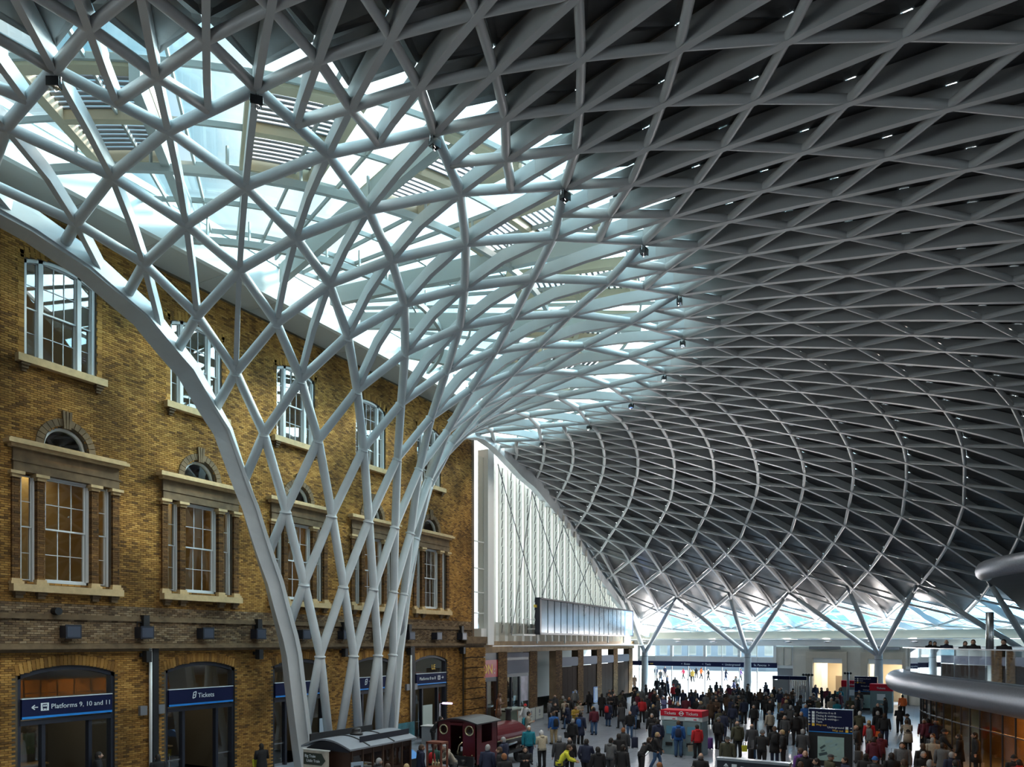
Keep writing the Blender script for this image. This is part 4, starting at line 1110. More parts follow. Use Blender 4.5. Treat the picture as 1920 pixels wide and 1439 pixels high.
# glass front below the mezzanine, warm inside
GP = [MP[k]+outn(k)*sgn_*(1.2) for k in range(len(MP))]
GOLD = glass_mat('smoked bronze glass', (.74, .58, .38), .05, .08)
acc = 0; last = 14
for k in range(15, len(GP)):
    acc += (GP[k]-GP[k-1]).length
    if acc > .8:
        a, b = GP[last], GP[k]; e = (b-a).normalized()*.03
        mb = MB(); mb.prism([up(a+e, 0), up(b-e, 0), up(b-e, 3.2), up(a+e, 3.2)], Vector((.03, .01, 0))); mb.build('shop_pane', GOLD, mz)
        mb = MB(); mb.box(b.x-.035, b.x+.035, b.y-.035, b.y+.035, 0, 3.2); mb.build('post', DARK, mz)
        acc = 0; last = k
mb = MB(); mb.sweep([up(p, 1.95) for p in GP[14:]], [Vector((0, 0, 1))]*len(GP[14:]), .06, .05); mb.build('rail', SILVER, mz)
bk_ = [p+outn(k)*sgn_*4.0 for k, p in enumerate(MP)][22:]
mb = MB()
for a, b in zip(bk_[:-1], bk_[1:]): mb.prism([up(a, 0), up(b, 0), up(b, 3.2), up(a, 3.2)], (.1, .03, 0))
mb.build('back_wall', mat('amber back wall', (.52, .36, .18), .7, 0, .3, .8), mz)
lm = bpy.data.lights.new('mezzanine_light', 'AREA'); lm.energy = 70; lm.size = 1.2; lm.color = (1, .66, .32)
for k in range(50, len(MP), 6):
    p = MP[k]+outn(k)*sgn_*2.6; link('mezzanine_light', lm, mz, (p.x, p.y, 3.1))
t = thing('steel_pole', 'slim steel pole rising through the mezzanine balustrade', 'pole', (28.98, 47.5, 4.0))
mb = MB(); mb.lathe([(.19, 0), (.19, 3.3), (.17, 3.32)], 14); mb.build('pole', SILVER, t, True)
mb = MB(); mb.lathe([(.30, 0), (.30, .04)], 14); mb.build('base_plate', GREYM, t)
for (x, y, l) in ((31.5, 47.0, 'dark hanging direction sign above the mezzanine, left one'), (33.9, 47.0, 'dark hanging direction sign above the mezzanine at the picture edge')):
    t = thing('hanging_sign', l, 'sign', (x, y, 5.55))
    mb = MB(); mb.box(-.85, .85, -.06, .06, 0, .62); mb.build('panel', mat('dark slate sign', (.03, .035, .05), .4), t)
    mb = MB(); mb.box(-.7, -.66, -.03, .03, .62, 1.2); mb.box(.66, .7, -.03, .03, .62, 1.2); mb.build('hanger', GREYM, t)
# upper balcony slab coming in at the right
sl = tag(link('trim_7', None), kind='structure'); sl['label'] = 'dark rounded balcony slab jutting in at the upper right edge'
ed = spl([(46, 24.0), (36, 24.2), (31.2, 25.6), (29.0, 28.2), (27.95, 30.5), (27.85, 32.6), (28.6, 37.5), (30.0, 48.0), (31.8, 62.0), (33.6, 76.0)], 6)
mb = MB(); mb.tube([up(p, 8.28) for p in ed[:30]], .34, 16, up=(0, 0, 1)); mb.build('rounded_edge', TUBE, sl, True)
mb = MB(); mb.prism([up(p, 8.0) for p in ed]+[Vector((60, 76, 8.0)), Vector((60, 24, 8.0))], (0, 0, .45)); mb.build('slab', mat('dark blue grey soffit', (.055, .062, .085), .5, .2, .1, .8), sl)
for (x, y) in ((30.2, 33.0), (30.4, 36.5), (31.2, 41.0), (32.0, 33.5)):
    mb = MB(); mb.lathe([(.10, -.012), (.10, 0.0)], 12, (x, y, 8.0)); mb.build('downlight', mat('downlight lens', (.9, .9, .9), .4, emit=(1, .95, .9), estr=1.5), sl)

# ---------------------------------------------------------------- ticket machine kiosk
RED = mat('red kiosk header', (.52, .010, .03), .6, spec=.2)
TEALG = mat('grey teal machine casing', (.16, .24, .26), .4)
t = thing('ticket_kiosk', 'grey ticket machine kiosk with a red header reading Tickets twice', 'kiosk', (15.15, 36.75, 0), -.06)
b = MB(); b.box(-1.05, 1.05, .1, 1.0, 0, 1.72); b.build('body', TEALG, t)
b = MB(); b.box(-1.08, 1.08, -.02, 1.05, 1.95, 2.25); b.build('header', RED, t)
b = MB(); b.box(-1.08, 1.08, .02, 1.0, 1.72, 1.95); b.build('sign_panel', mat('pale panel', (.55, .62, .64), .5), t)
for s_ in (-.55, .55):
    b = MB(); b.box(s_-.45, s_+.45, 0, .1, 0, 1.7); m_ = b.build('machine', mat('machine front', (.22, .31, .33), .35, .2), t)
    b = MB(); b.box(s_-.22, s_+.22, -.02, 0, 1.05, 1.45); b.build('screen', mat('dim machine screen', (.05, .12, .16), .15, emit=(.1, .25, .35), estr=.12), m_)
    b = MB(); b.box(s_+.02, s_+.3, -.03, 0, .78, .95); b.build('slot_panel', mat('cream panel', (.7, .7, .65), .5), m_)
    b = MB(); b.box(s_-.25, s_+.1, -.06, 0, .45, .62); b.build('ticket_tray', BLACK, m_)
    b = MB(); b.box(s_-.35, s_+.35, -.01, .02, 1.76, 1.92); b.build('notice', LETTER, t)
    b = MB(); b.box(s_+.1, s_+.25, -.02, 0, 1.80, 1.84); b.build('red_label', RED, t)
    text('Tickets', .215, (s_*1.04, -.03, 2.03), 0, LETTER, t, 'CENTER')
b = MB()
for k in range(20):
    a, c = 2*PI*k/20, 2*PI*(k+1)/20
    b.prism([(.02+.115*math.cos(a), -.025, 2.10+.115*math.sin(a)), (.02+.115*math.cos(c), -.025, 2.10+.115*math.sin(c)), (.02+.085*math.cos(c), -.025, 2.10+.085*math.sin(c)), (.02+.085*math.cos(a), -.025, 2.10+.085*math.sin(a))], (0, -.006, 0))
b.box(-.115, .155, -.034, -.025, 2.08, 2.12); b.build('roundel', LETTER, t)
b = MB(); b.box(-.1, .1, .02, .12, 0, 1.72); b.build('divider', DARK, t)
# small red ticket machines in the distance
for q, (x, y, l, s_) in enumerate([(20.4, 71.2, 'small red topped ticket machine left of the far totem', 1.0), (22.9, 66.6, 'small red topped ticket machine right of the far totem', 1.0)]):
    t = thing('ticket_machine', l, 'kiosk', (x, y, 0), -.1)
    b = MB(); b.box(-.8, .8, 0, .8, 0, 1.75); b.build('body', TEALG, t)
    b = MB(); b.box(-.85, .85, -.05, .85, 1.75, 2.3); b.build('header', RED, t)
    b = MB(); b.box(-.3, .3, -.03, 0, 1.0, 1.5); b.build('screen', LETTER, t)
    text('Tickets', .22, (0, -.06, 1.9), 0, LETTER, t, 'CENTER')
# ---------------------------------------------------------------- wayfinding totems
MAPM = mat('pale green map', (.30, .45, .42), .5, 0, .12, 3)
def totem(x, y, rz, w, h, label, head_z, stripe, rows, mapbox):
    t = thing('wayfinding_totem', label, 'sign', (x, y, 0), rz)
    b = MB(); b.box(-w/2, w/2, -.12, .12, 0, h); b.build('body', BLACK, t)
    b = MB(); b.box(-w/2-.02, -w/2, -.13, .13, 0, h); b.box(w/2, w/2+.02, -.13, .13, 0, h); b.box(-w/2-.02, w/2+.02, -.13, .13, h, h+.03); b.build('edge_trim', SILVER, t)
    b = MB(); b.box(-w/2, w/2, -.135, -.12, head_z, h); b.build('head_panel', SIGNBLUE, t)
    b = MB(); b.box(-w/2, w/2, -.14, -.12, head_z, head_z+.035); b.build('blue_stripe', SIGNLINE, t)
    for (txt, u, z, sz, m_, al, ic) in rows:
        text(txt, sz, (u, -.138, z), 0, m_, t, al)
        if ic:
            k = 1 if al == 'LEFT' else -1
            b = MB(); x0 = u-k*sz*.45; b.box(min(x0, x0-k*sz*.9), max(x0, x0-k*sz*.9), -.142, -.135, z-.02, z+sz*.75); b.build('pictogram', ic, t)
            arrow(t, u-k*sz*2.2, -.136, z+sz*.35, sz*.7, 0, ic_ang(txt), m_, .004)
    if mapbox:
        u0, u1, z0, z1 = mapbox
        b = MB(); b.box(u0, u1, -.135, -.12, z0, z1); mp = b.build('map', MAPM, t)
        rr = random.Random(4)
        for k in range(9):
            a = rr.uniform(.3, .9); cx_, cz_ = rr.uniform(u0+.15, u1-.15), rr.uniform(z0+.12, z1-.15); L = rr.uniform(.06, .2)
            b = MB(); d = Vector((math.cos(a), 0, math.sin(a)*.7))*L; p = Vector((cx_, -.138, cz_)); v = Vector((-d.z, 0, d.x))*.35
            b.prism([p-d-v, p+d-v, p+d+v, p-d+v], (0, -.003, 0)); b.build('map_block', mat('map ink', (.05, .09, .10), .5) if k % 3 == 0 else mat('map pale blue', (.28, .44, .46), .5), mp)
    return t
def ic_ang(s): return {'Platforms 0 to 8': PI, 'Underground': 0, 'Way out': PI, 'Way out ': 0, 'Taxis': PI}.get(s, PI)
tw_ = 1.86
totem(22.1, 36.9, -.05, tw_, 2.6, 'large navy wayfinding totem with map in the right foreground crowd', 1.54, True, [
    ('Platforms 0 to 8', -.62, 2.40, .13, LETTER, 'LEFT', LETTER), ('Dining & waiting', -.62, 2.26, .13, LETTER, 'LEFT', LETTER), ('Dining & waiting', -.62, 2.12, .13, LETTER, 'LEFT', LETTER),
    ('Taxis', -.62, 1.98, .13, LETTER, 'LEFT', LETTER), ('Way out', -.62, 1.84, .13, YELLOWL, 'LEFT', YELLOWL),
    ('Underground', .58, 1.75, .13, LETTER, 'RIGHT', LETTER), ('Way out ', .58, 1.61, .13, YELLOWL, 'RIGHT', YELLOWL),
    ('Concourse', .16, 2.26, .07, LETTER, 'LEFT', None), ('Level 1', .16, 2.12, .07, LETTER, 'LEFT', None)], (-.55, .58, .25, 1.35))
totem(21.7, 68.3, -.05, 1.7, 2.8, 'smaller navy wayfinding totem with map, farther back beside the branching column', 1.55, True, [
    ('Platforms 0 to 8', -.5, 2.58, .13, LETTER, 'LEFT', LETTER), ('Taxis', -.5, 2.42, .13, LETTER, 'LEFT', LETTER), ('Way out', -.5, 2.26, .13, YELLOWL, 'LEFT', YELLOWL),
    ('Dining & waiting', .5, 1.98, .13, LETTER, 'RIGHT', LETTER), ('Underground', .5, 1.66, .13, LETTER, 'RIGHT', LETTER)], (-.5, .55, .2, 1.3))
t = thing('wayfinding_totem', 'top of a dark sign reading Platforms at the bottom edge of the picture', 'sign', (21.65, 21.28, 0), -.05)
b = MB(); b.box(-.98, .98, -.12, .12, 0, 2.4); b.build('body', DARK, t)
b = MB(); b.box(-1.0, 1.0, -.13, .13, 2.36, 2.43); b.build('edge_trim', SILVER, t)
arrow(t, -.72, -.125, 2.2, .16, 0, PI/2); text('Platforms 9, 10 and 11', .14, (-.32, -.125, 2.14), 0, LETTER, t)
b = MB(); b.box(-.56, -.42, -.13, -.12, 2.12, 2.28); b.build('pictogram', LETTER, t)
# ---------------------------------------------------------------- shelters, loudspeaker posts, bins
for q, (x, y, w, l) in enumerate([(14.6, 70.6, 1.5, 'grey glazed information shelter with navy top, left one'), (16.2, 70.2, 1.6, 'grey louvred information shelter with navy top, right one')]):
    t = thing('shelter', l, 'kiosk', (x, y, 0), -.12)
    b = MB(); b.box(-w/2, w/2, -.1, .5, 2.3, 2.62); b.build('top_board', SIGNBLUE, t)
    b = MB(); b.box(-w/2, -w/2+.08, -.05, .4, 0, 2.3); b.box(w/2-.08, w/2, -.05, .4, 0, 2.3); b.build('frame', GREYM, t)
    if q == 0:
        b = MB(); b.box(-w/2+.08, w/2-.08, 0, .04, .6, 2.25); b.build('map_panel', mat('grey map panel', (.33, .36, .38), .4), t)
    else:
        for k in range(9):
            b = MB(); x0 = -w/2+.12+k*.155; b.box(x0, x0+.10, 0, .05, .2, 2.25); b.build('slat', SILVER, t)
for q, (x, y, n_, l) in enumerate([(17.6, 65.0, 4, 'grey post carrying a row of black loudspeakers, left of the first portal'), (20.2, 70.0, 3, 'grey post carrying black loudspeakers between the two portals')]):
    t = thing('loudspeaker_post', l, 'post', (x, y, 0))
    b = MB(); b.tube([(0, 0, 0), (0, 0, 3.1)], .11, 10); b.build('post', GREYM, t, True)
    for k in range(n_):
        b = MB(); x0 = (k-(n_-1)/2)*.22; b.tube([(x0, -.05, 3.05), (x0, -.28, 3.0)], [.06, .11], 8); b.build('loudspeaker', BLACK, t)
BLUEB = mat('blue banner', (.02, .10, .32), .5)
for q, (x, y, l) in enumerate([(-.2, 58.0, 'blue and white banner stand before the brown shop fronts, left one'), (-1.0, 64.5, 'blue and white banner stand before the brown shop fronts, right one')]):
    t = thing('banner_stand', l, 'banner', (x, y, 0), PI/2)
    b = MB(); b.box(-.5, .5, -.02, .02, .05, 1.5); b.build('banner', BLUEB, t)
    b = MB(); b.box(-.12, .02, -.03, .03, .2, 1.4); b.box(.2, .34, -.03, .03, .2, 1.4); b.build('white_stripe', LETTER, t)
    b = MB(); b.box(-.5, .5, -.15, .15, 0, .05); b.build('base', SILVER, t)
# ---------------------------------------------------------------- bronze statue on the floor by the pier, cafe barriers
BRONZE = mat('brown bronze', (.20, .115, .075), .45, .4, .2, 6)
# (the figure is built with the people below)
CREAMB = mat('cream canvas', (.62, .64, .58), .8)
BP_ = [(1.75, 44.2), (1.6, 45.8), (1.45, 47.4), (1.3, 49.0)]
for q in range(3):
    (x0, y0), (x1, y1) = BP_[q], BP_[q+1]
    t = thing('cafe_barrier', 'cream canvas cafe barrier with a dark round emblem, %s from the bronze statue' % ['first', 'second', 'third'][q], 'barrier', (x0, y0, 0), math.atan2(y1-y0, x1-x0))
    L = math.hypot(x1-x0, y1-y0)
    b = MB(); b.box(.06, L-.06, -.012, .012, .12, .98); b.build('canvas', CREAMB, t)
    b = MB(); b.tube([(0, 0, 0), (0, 0, 1.05)], .025, 8); b.tube([(L-.06, 0, 0), (L-.06, 0, 1.05)], .025, 8); b.tube([(0, 0, 1.0), (L-.06, 0, 1.0)], .015, 6); b.build('frame', SILVER, t)
    b = MB(); b.prism([(L/2+.13*math.cos(2*PI*k/16), -.016, .66+.16*math.sin(2*PI*k/16)) for k in range(16)], (0, .032, 0)); b.box(L/2-.18, L/2+.18, -.016, .016, .36, .42); b.build('emblem', GREYM, t)
t = thing('cafe_counter', 'low grey green cafe stall with a flat glass top behind the barriers', 'stall', (.55, 45.2, 0))
b = MB(); b.box(-.5, .4, -1.0, 1.6, 0, .9); b.build('counter', mat('green grey counter', (.20, .26, .22), .5), t)
b = MB(); b.box(-.6, .55, -1.1, 1.7, 1.0, 1.04); b.build('glass_top', mat('frosted glass top', (.45, .55, .50), .2), t)
b = MB(); b.box(-.45, -.4, -.9, 1.5, .9, 1.0); b.box(.3, .35, -.9, 1.5, .9, 1.0); b.build('support', SILVER, t)
# ---------------------------------------------------------------- red saddle tank locomotive (small, on show)
MAROON = mat('maroon locomotive paint', (.095, .012, .016), .28, 0, .1, 4)
BRASS = mat('polished brass', (.85, .72, .45), .22, .9)
SOOT = mat('sooty black iron', (.018, .018, .02), .5)
t = thing('steam_locomotive', 'small maroon saddle tank steam engine with brass ringed windows', 'locomotive', (8.15, 26.85, 0))
W = 1.0
b = MB()   # rear sheet with doorway between two round windows
def ringpoly(cx_, cz_, r, n=20): return [(cx_+r*math.cos(2*PI*k/n), cz_+r*math.sin(2*PI*k/n)) for k in range(n)]
def sheet_with_hole(mb, x0, x1, z0, z1, cx_, cz_, r, y0, y1):
    n = 24
    for k in range(n):
        a, c = 2*PI*k/n, 2*PI*(k+1)/n
        def edge(t):
            dx, dz = math.cos(t), math.sin(t); s = 1e9
            if dx > 1e-9: s = min(s, (x1-cx_)/dx)
            if dx < -1e-9: s = min(s, (x0-cx_)/dx)
            if dz > 1e-9: s = min(s, (z1-cz_)/dz)
            if dz < -1e-9: s = min(s, (z0-cz_)/dz)
            return (cx_+dx*s, cz_+dz*s)
        p, q = edge(a), edge(c)
        mb.prism([(cx_+r*math.cos(a), y0, cz_+r*math.sin(a)), (cx_+r*math.cos(c), y0, cz_+r*math.sin(c)), (q[0], y0, q[1]), (p[0], y0, p[1])], (0, y1-y0, 0))
for s_ in (-1, 1):
    sheet_with_hole(b, -W if s_ < 0 else .32, -.32 if s_ < 0 else W, 1.55, 2.22, s_*.66, 1.90, .19, 0, .05)
    b.box(-W if s_ < 0 else .32, -.32 if s_ < 0 else W, 0, .05, .45, 1.55)
b.box(-.32, .32, 0, .05, 2.1, 2.25)
b.prism([(-W, 0, 2.22), (-.5, 0, 2.34), (0, 0, 2.40), (.5, 0, 2.34), (W, 0, 2.22)], (0, .05, 0))
b.box(W-.05, W, 0, .45, .45, 2.22); b.box(W-.05, W, 1.35, 1.8, .45, 2.22); b.box(W-.05, W, .45, 1.35, .45, 1.35); b.box(-W, -W+.05, 0, 1.8, .45, 2.22)
b.box(-W, W, 1.75, 1.8, .9, 2.22); b.build('cab', MAROON, t)
b = MB(); n = 10; P_ = [(-1.12+2.24*k/n, 2.22+.20*math.sin(PI*k/n)) for k in range(n+1)]
b.prism([(x, -.12, z) for x, z in P_]+[(x, -.12, z-.05) for x, z in reversed(P_)], (0, 2.1, 0)); b.build('cab_roof', mat('black roof sheet', (.045, .045, .05), .32), t, False)
for s_ in (-1, 1):
    b = MB(); n = 24
    b.tube([(s_*.66+.20*math.cos(2*PI*k/n), -.01, 1.90+.20*math.sin(2*PI*k/n)) for k in range(n+1)], .032, 8, cap=False); wn_ = b.build('window_ring', BRASS, t, True)
    b = MB(); b.prism([(s_*.66+.19*math.cos(2*PI*k/n), .02, 1.90+.19*math.sin(2*PI*k/n)) for k in range(n)], (0, .01, 0)); b.build('pane', PANE, wn_)
b = MB(); b.tube([(.12, -.03, .75), (.10, -.05, 1.0), (.16, -.04, 1.25), (.32, -.02, 1.40)], .028, 8); b.build('handrail', BRASS, t, True)
b = MB()
for (x, z) in ((-.7, .8), (-.45, 1.15), (.45, .8), (.8, .85), (.2, 1.6)): b.ell((x, -.02, z), (.035, .02, .035), 8, 4, z0=-.9)
b.build('lamp_knob', BRASS, t)
b = MB(); n = 16; P_ = [(.92*math.cos(PI*k/n), 1.18+.72*math.sin(PI*k/n)) for k in range(n+1)]
b.prism([(x, 1.8, z) for x, z in P_], (0, 3.1, 0)); b.build('saddle_tank', MAROON, t)
b = MB(); b.tube([(.95, 1.85, 1.22), (.95, 4.9, 1.22)], .03, 8); b.tube([(-.95, 1.85, 1.22), (-.95, 4.9, 1.22)], .03, 8); b.build('tank_rail', BRASS, t)
b = MB(); b.lathe([(.20, 0), (.20, .12), (.14, .16), (.05, .18)], 14, (0, 2.9, 1.88)); b.build('tank_filler', MAROON, t, True)
b = MB(); b.lathe([(.16, 0), (.14, .1), (.13, .5), (.18, .55), (.18, .62)], 14, (0, 4.6, 1.85)); b.build('chimney', SOOT, t, True)
b = MB(); b.tube([(0, 1.8, 1.0), (0, 5.1, 1.0)], .62, 18); b.build('boiler', SOOT, t, True)
b = MB(); b.tube([(0, 5.1, 1.02), (0, 5.25, 1.02)], .55, 18); b.build('smokebox_door', SOOT, t, True)
b = MB(); b.box(-.98, .98, -.1, 5.3, .55, .68); b.box(-.98, .98, 5.3, 5.4, .45, .85); b.box(-.98, .98, -.2, -.1, .40, .82); b.build('running_plate', SOOT, t)
for y in (1.0, 2.6, 4.2):
    for s_ in (-1, 1):
        b = MB(); b.tube([(s_*.72, y, .42), (s_*.84, y, .42)], .42, 20); b.build('wheel', SOOT, t, True)
b = MB(); b.tube([(1.0, 2.2, .95), (1.0, 3.6, 1.02)], .05, 8); b.build('reach_rod', SILVER, t)
b = MB(); b.box(.86, 1.02, 4.3, 4.95, .3, .75); b.box(-1.02, -.86, 4.3, 4.95, .3, .75); b.build('cylinder_block', SOOT, t)
for s_ in (-.6, .6):
    b = MB(); b.tube([(s_, -.2, .62), (s_, -.5, .62)], [.06, .12], 10); b.build('buffer', SOOT, t, True)
# ---------------------------------------------------------------- small wooden carriage in front of it
WOOD = mat('dark varnished carriage wood', (.045, .022, .014), .35, 0, .2, 3)
t = thing('railway_carriage', 'small dark wooden carriage stall with a curved grey roof and roof vent', 'carriage', (7.55, 19.55, 0))
b = MB(); b.box(-1.0, 1.0, .05, 3.5, .45, 1.95); b.build('body', WOOD, t)
n = 12; P_ = [(-1.14+2.28*k/n, 2.03+.30*math.sin(PI*k/n)) for k in range(n+1)]
b = MB(); b.prism([(x, -.12, z) for x, z in P_]+[(x, -.12, z-.06) for x, z in reversed(P_)], (0, 3.8, 0)); b.build('roof', mat('grey canvas roof', (.20, .22, .25), .6, 0, .06, 2), t)
for y in (.9, 2.3):
    b = MB(); b.sweep([(x, y, z+.015) for x, z in P_], [Vector((0, 0, 1))]*(n+1), .05, .03); b.build('roof_strap', BLACK, t)
b = MB(); b.lathe([(.24, 0), (.24, .05), (.17, .07), (.17, .16), (.15, .22), (.05, .25)], 16, (.1, 1.4, 2.33)); b.build('roof_vent', BLACK, t, True)
b = MB(); b.box(.80, .84, .75, 3.6, 2.16, 2.36); b.build('name_board', DARK, t)
b = MB(); b.box(-.95, -.88, .1, 3.5, 2.12, 2.42); b.build('far_name_board', BLACK, t)
b = MB(); n = 10; PE_ = [(-.98+1.96*k/n, 1.95+.29*math.sin(PI*k/n)) for k in range(n+1)]; b.prism([(x, 0, z) for x, z in PE_]+[(.98, 0, 1.9), (-.98, 0, 1.9)], (0, .06, 0)); b.build('end_board', DARK, t)
for k in range(7):
    b = MB(); y = .12+k*.56; b.box(1.0, 1.03, y-.02, y+.02, .5, 1.95); b.build('side_batten', mat('lighter batten wood', (.10, .06, .04), .5), t)
for k in range(6):
    b = MB(); y = .18+k*.56; b.box(1.0, 1.015, y, y+.42, 1.1, 1.75); b.build('pane', PANE, t)
b = MB(); b.box(-1.0, 1.02, -.1, 3.6, .36, .46); b.build('underframe', SOOT, t)
for y in (.7, 2.8):
    for s_ in (-1, 1):
        b = MB(); b.tube([(s_*.62, y, .3), (s_*.74, y, .3)], .30, 16); b.build('wheel', SOOT, t, True)
# poster stand at the carriage end
t = thing('poster_banner', 'tall poster reading Big Train Little Train beside the carriage', 'poster', (7.3, 19.25, 0))
b = MB(); b.box(-.58, .58, -.02, .02, .05, 1.93); b.build('sheet', mat('poster paper', (.50, .46, .38), .6, 0, .3, 2.5), t)
b = MB(); b.prism([(-.56, -.025, 1.42), (.28, -.025, 1.42), (.46, -.025, 1.60), (.28, -.025, 1.84), (-.56, -.025, 1.84)], (0, -.006, 0)); b.build('title_block', mat('poster dark green', (.03, .04, .03), .5), t)
text('Big Train', .14, (-.5, -.034, 1.68), 0, LETTER, t); text('Little Train', .14, (-.42, -.034, 1.52), 0, LETTER, t)
for (x, z, w, h, c, nm) in ((-.34, 1.12, .44, .32, (.45, .55, .7), 'printed_house'), (-.02, 1.0, .30, .5, (.02, .03, .10), 'printed_figure'), (.30, 1.02, .22, .36, (.08, .04, .05), 'printed_small_figure')):
    b = MB(); b.prism([(x-w/2, -.024, z-h/2), (x+w/2, -.024, z-h/2), (x+w/2, -.024, z+h/4), (x, -.024, z+h/2), (x-w/2, -.024, z+h/4)], (0, -.004, 0)); b.build(nm, mat(nm, c, .6), t)
b = MB(); b.box(-.62, .62, -.04, .04, 1.93, 1.97); b.box(-.62, .62, -.2, .2, 0, .05); b.build('rail', WHITE2, t)
t = thing('notice_board', 'small framed picture notice leaning against the carriage side', 'notice', (8.72, 19.75, .85), PI/2-.5)
b = MB(); b.box(-.22, .22, -.015, .015, 0, .72); b.build('frame', mat('pale blue mount', (.35, .45, .55), .5), t)
b = MB(); b.box(-.13, .13, -.02, -.012, .2, .6); b.build('picture', mat('dark engraving', (.06, .07, .09), .5, 0, .5, 8), t)
t = thing('wall_notice', 'white notice sheet on the wall right of the third door', 'notice', (.04, 27.45, 1.25))
b = MB(); b.box(0, .02, -.40, .40, 0, .72); b.build('sheet', mat('pale blue paper', (.42, .52, .62), .6), t)
# stall desk with lamp, red sides, blue cover
t = thing('sales_desk', 'grey sales desk with red end beside the farthest door', 'desk', (1.8, 34.1, 0), .1)
b = MB(); b.box(-.5, .5, -.35, .35, 0, 1.0); b.build('desk_body', mat('grey desk panel', (.30, .33, .35), .5), t)
b = MB(); b.box(.5, .56, -.36, .36, 0, .98); b.build('end_panel', RED, t)
b = MB(); b.box(-.55, .58, -.4, .4, 1.0, 1.04); b.build('desk_top', WHITE2, t)
b = MB(); b.tube([(.35, .2, 1.0), (.35, .2, 2.25), (.75, .2, 2.3)], .03, 8); b.build('lamp_arm', WHITE2, t)
b = MB(); b.box(.55, 1.1, .12, .28, 2.24, 2.32); b.build('lamp_head', mat('violet lit lamp', (.8, .6, .9), .5, emit=(.85, .6, 1), estr=3), t)
t = thing('display_panel', 'blue green printed panel against the wall left of the farthest door', 'panel', (.25, 33.7, 0))
b = MB(); b.box(0, .05, -.8, .75, .1, 1.15); b.build('print', mat('teal print', (.03, .16, .20), .4, 0, .5, 2), t)
b = MB(); b.box(0, .06, -.82, .77, 0, .1); b.build('foot', GREYM, t)
t = thing('white_panel', 'plain pale green panel standing in the farthest doorway', 'panel', (.3, 35.7, 0))
b = MB(); b.box(0, .05, -.5, .45, .6, 2.0); b.build('board', mat('pale board', (.42, .50, .46), .5), t)
b = MB(); b.box(-.1, .15, -.4, -.36, 0, .6); b.box(-.1, .15, .3, .34, 0, .6); b.build('foot', GREYM, t)
t = thing('equipment_cover', 'bright blue curved cover over the goods beside the carriage', 'cover', (6.9, 24.6, .95))
b = MB(); n = 8; P_ = [(-.75+1.5*k/n, .35*math.sin(PI*k/n)) for k in range(n+1)]; b.prism([(x, -.35, z) for x, z in P_], (0, .7, 0)); b.build('cover', mat('blue sheet', (.02, .20, .55), .5), t)
b = MB(); b.box(-.75, .75, -.35, .35, -.95, 0); b.build('trolley', SOOT, t)
t = thing('goods_stand', 'open dark red wooden display frame at the end of the carriage', 'stand', (9.6, 23.3, 0))
b = MB()
for x in (-.32, .32):
    for y in (-.2, .2): b.box(x-.03, x+.03, y-.03, y+.03, 0, 1.9)
b.box(-.36, .36, -.23, .23, 1.84, 1.92); b.box(-.36, .36, -.23, .23, .9, .96); b.box(-.36, .36, -.23, .23, .3, .36); b.build('frame', mat('red brown wood', (.16, .05, .03), .4), t)
for k in range(4):
    b = MB(); b.lathe([(.05, .96), (.05, 1.1), (.02, 1.16), (.02, 1.24)], 8, (-.2+.13*k, 0, 0)); b.build('ornament', BRASS, t)
t = thing('sales_table', 'white topped sales table with leaflets among the people by the carriage', 'table', (10.9, 23.4, 0), .15)
b = MB(); b.box(-.7, .7, -.4, .4, .72, .76); b.build('table_top', WHITE2, t)
for x in (-.62, .62):
    for y in (-.33, .33):
        b = MB(); b.box(x-.025, x+.025, y-.025, y+.025, 0, .72); b.build('leg', GREYM, t)
for k in range(5):
    g = thing('leaflet_stack', 'small stack of %s leaflets on the sales table' % ['red', 'white', 'black', 'yellow', 'pale'][k], 'leaflet', (10.4+.24*k, 23.35+.06*(k % 2), .76), .3*k, 'leaflets on the sales table')
    b = MB(); b.box(-.1, .1, -.07, .07, 0, .015+.01*(k % 3)); b.build('paper', [RED, LETTER, DARK, YELLOWL, LETTER][k], g)

# ---------------------------------------------------------------- people
SKIN = mat('skin', (.50, .30, .21), .55); SKIN2 = mat('dark skin', (.12, .06, .035), .55)
EYE_M = mat('dark eye', (.02, .015, .012), .4)
CL = {'black': (.012, .012, .014), 'navy': (.014, .02, .05), 'charcoal': (.045, .047, .052), 'grey': (.12, .125, .13), 'beige': (.33, .29, .23), 'cream': (.50, .44, .32), 'white': (.58, .60, .62),
      'teal': (.01, .20, .27), 'blue': (.02, .10, .32), 'brown': (.085, .05, .03), 'olive': (.06, .06, .035), 'green': (.02, .07, .06), 'red': (.45, .015, .02), 'maroon': (.10, .012, .025), 'yellow': (.62, .60, .04),
      'mustard': (.36, .24, .04), 'lavender': (.16, .17, .34), 'purple': (.13, .05, .25), 'pink': (.6, .05, .12), 'hivis': (.85, .16, .03), 'jeans': (.05, .11, .22), 'khaki': (.36, .28, .16)}
HC = {'dark': (.015, .011, .009), 'brown': (.06, .033, .018), 'ginger': (.24, .09, .03), 'blond': (.38, .27, .13), 'grey': (.28, .28, .28), 'white': (.62, .62, .62), 'bald': (.14, .12, .11)}
def cloth(c): return mat('cloth ' + c, CL[c], .85, 0, .15, 18)
def hairm(c): return mat('hair ' + c, HC[c], .7)

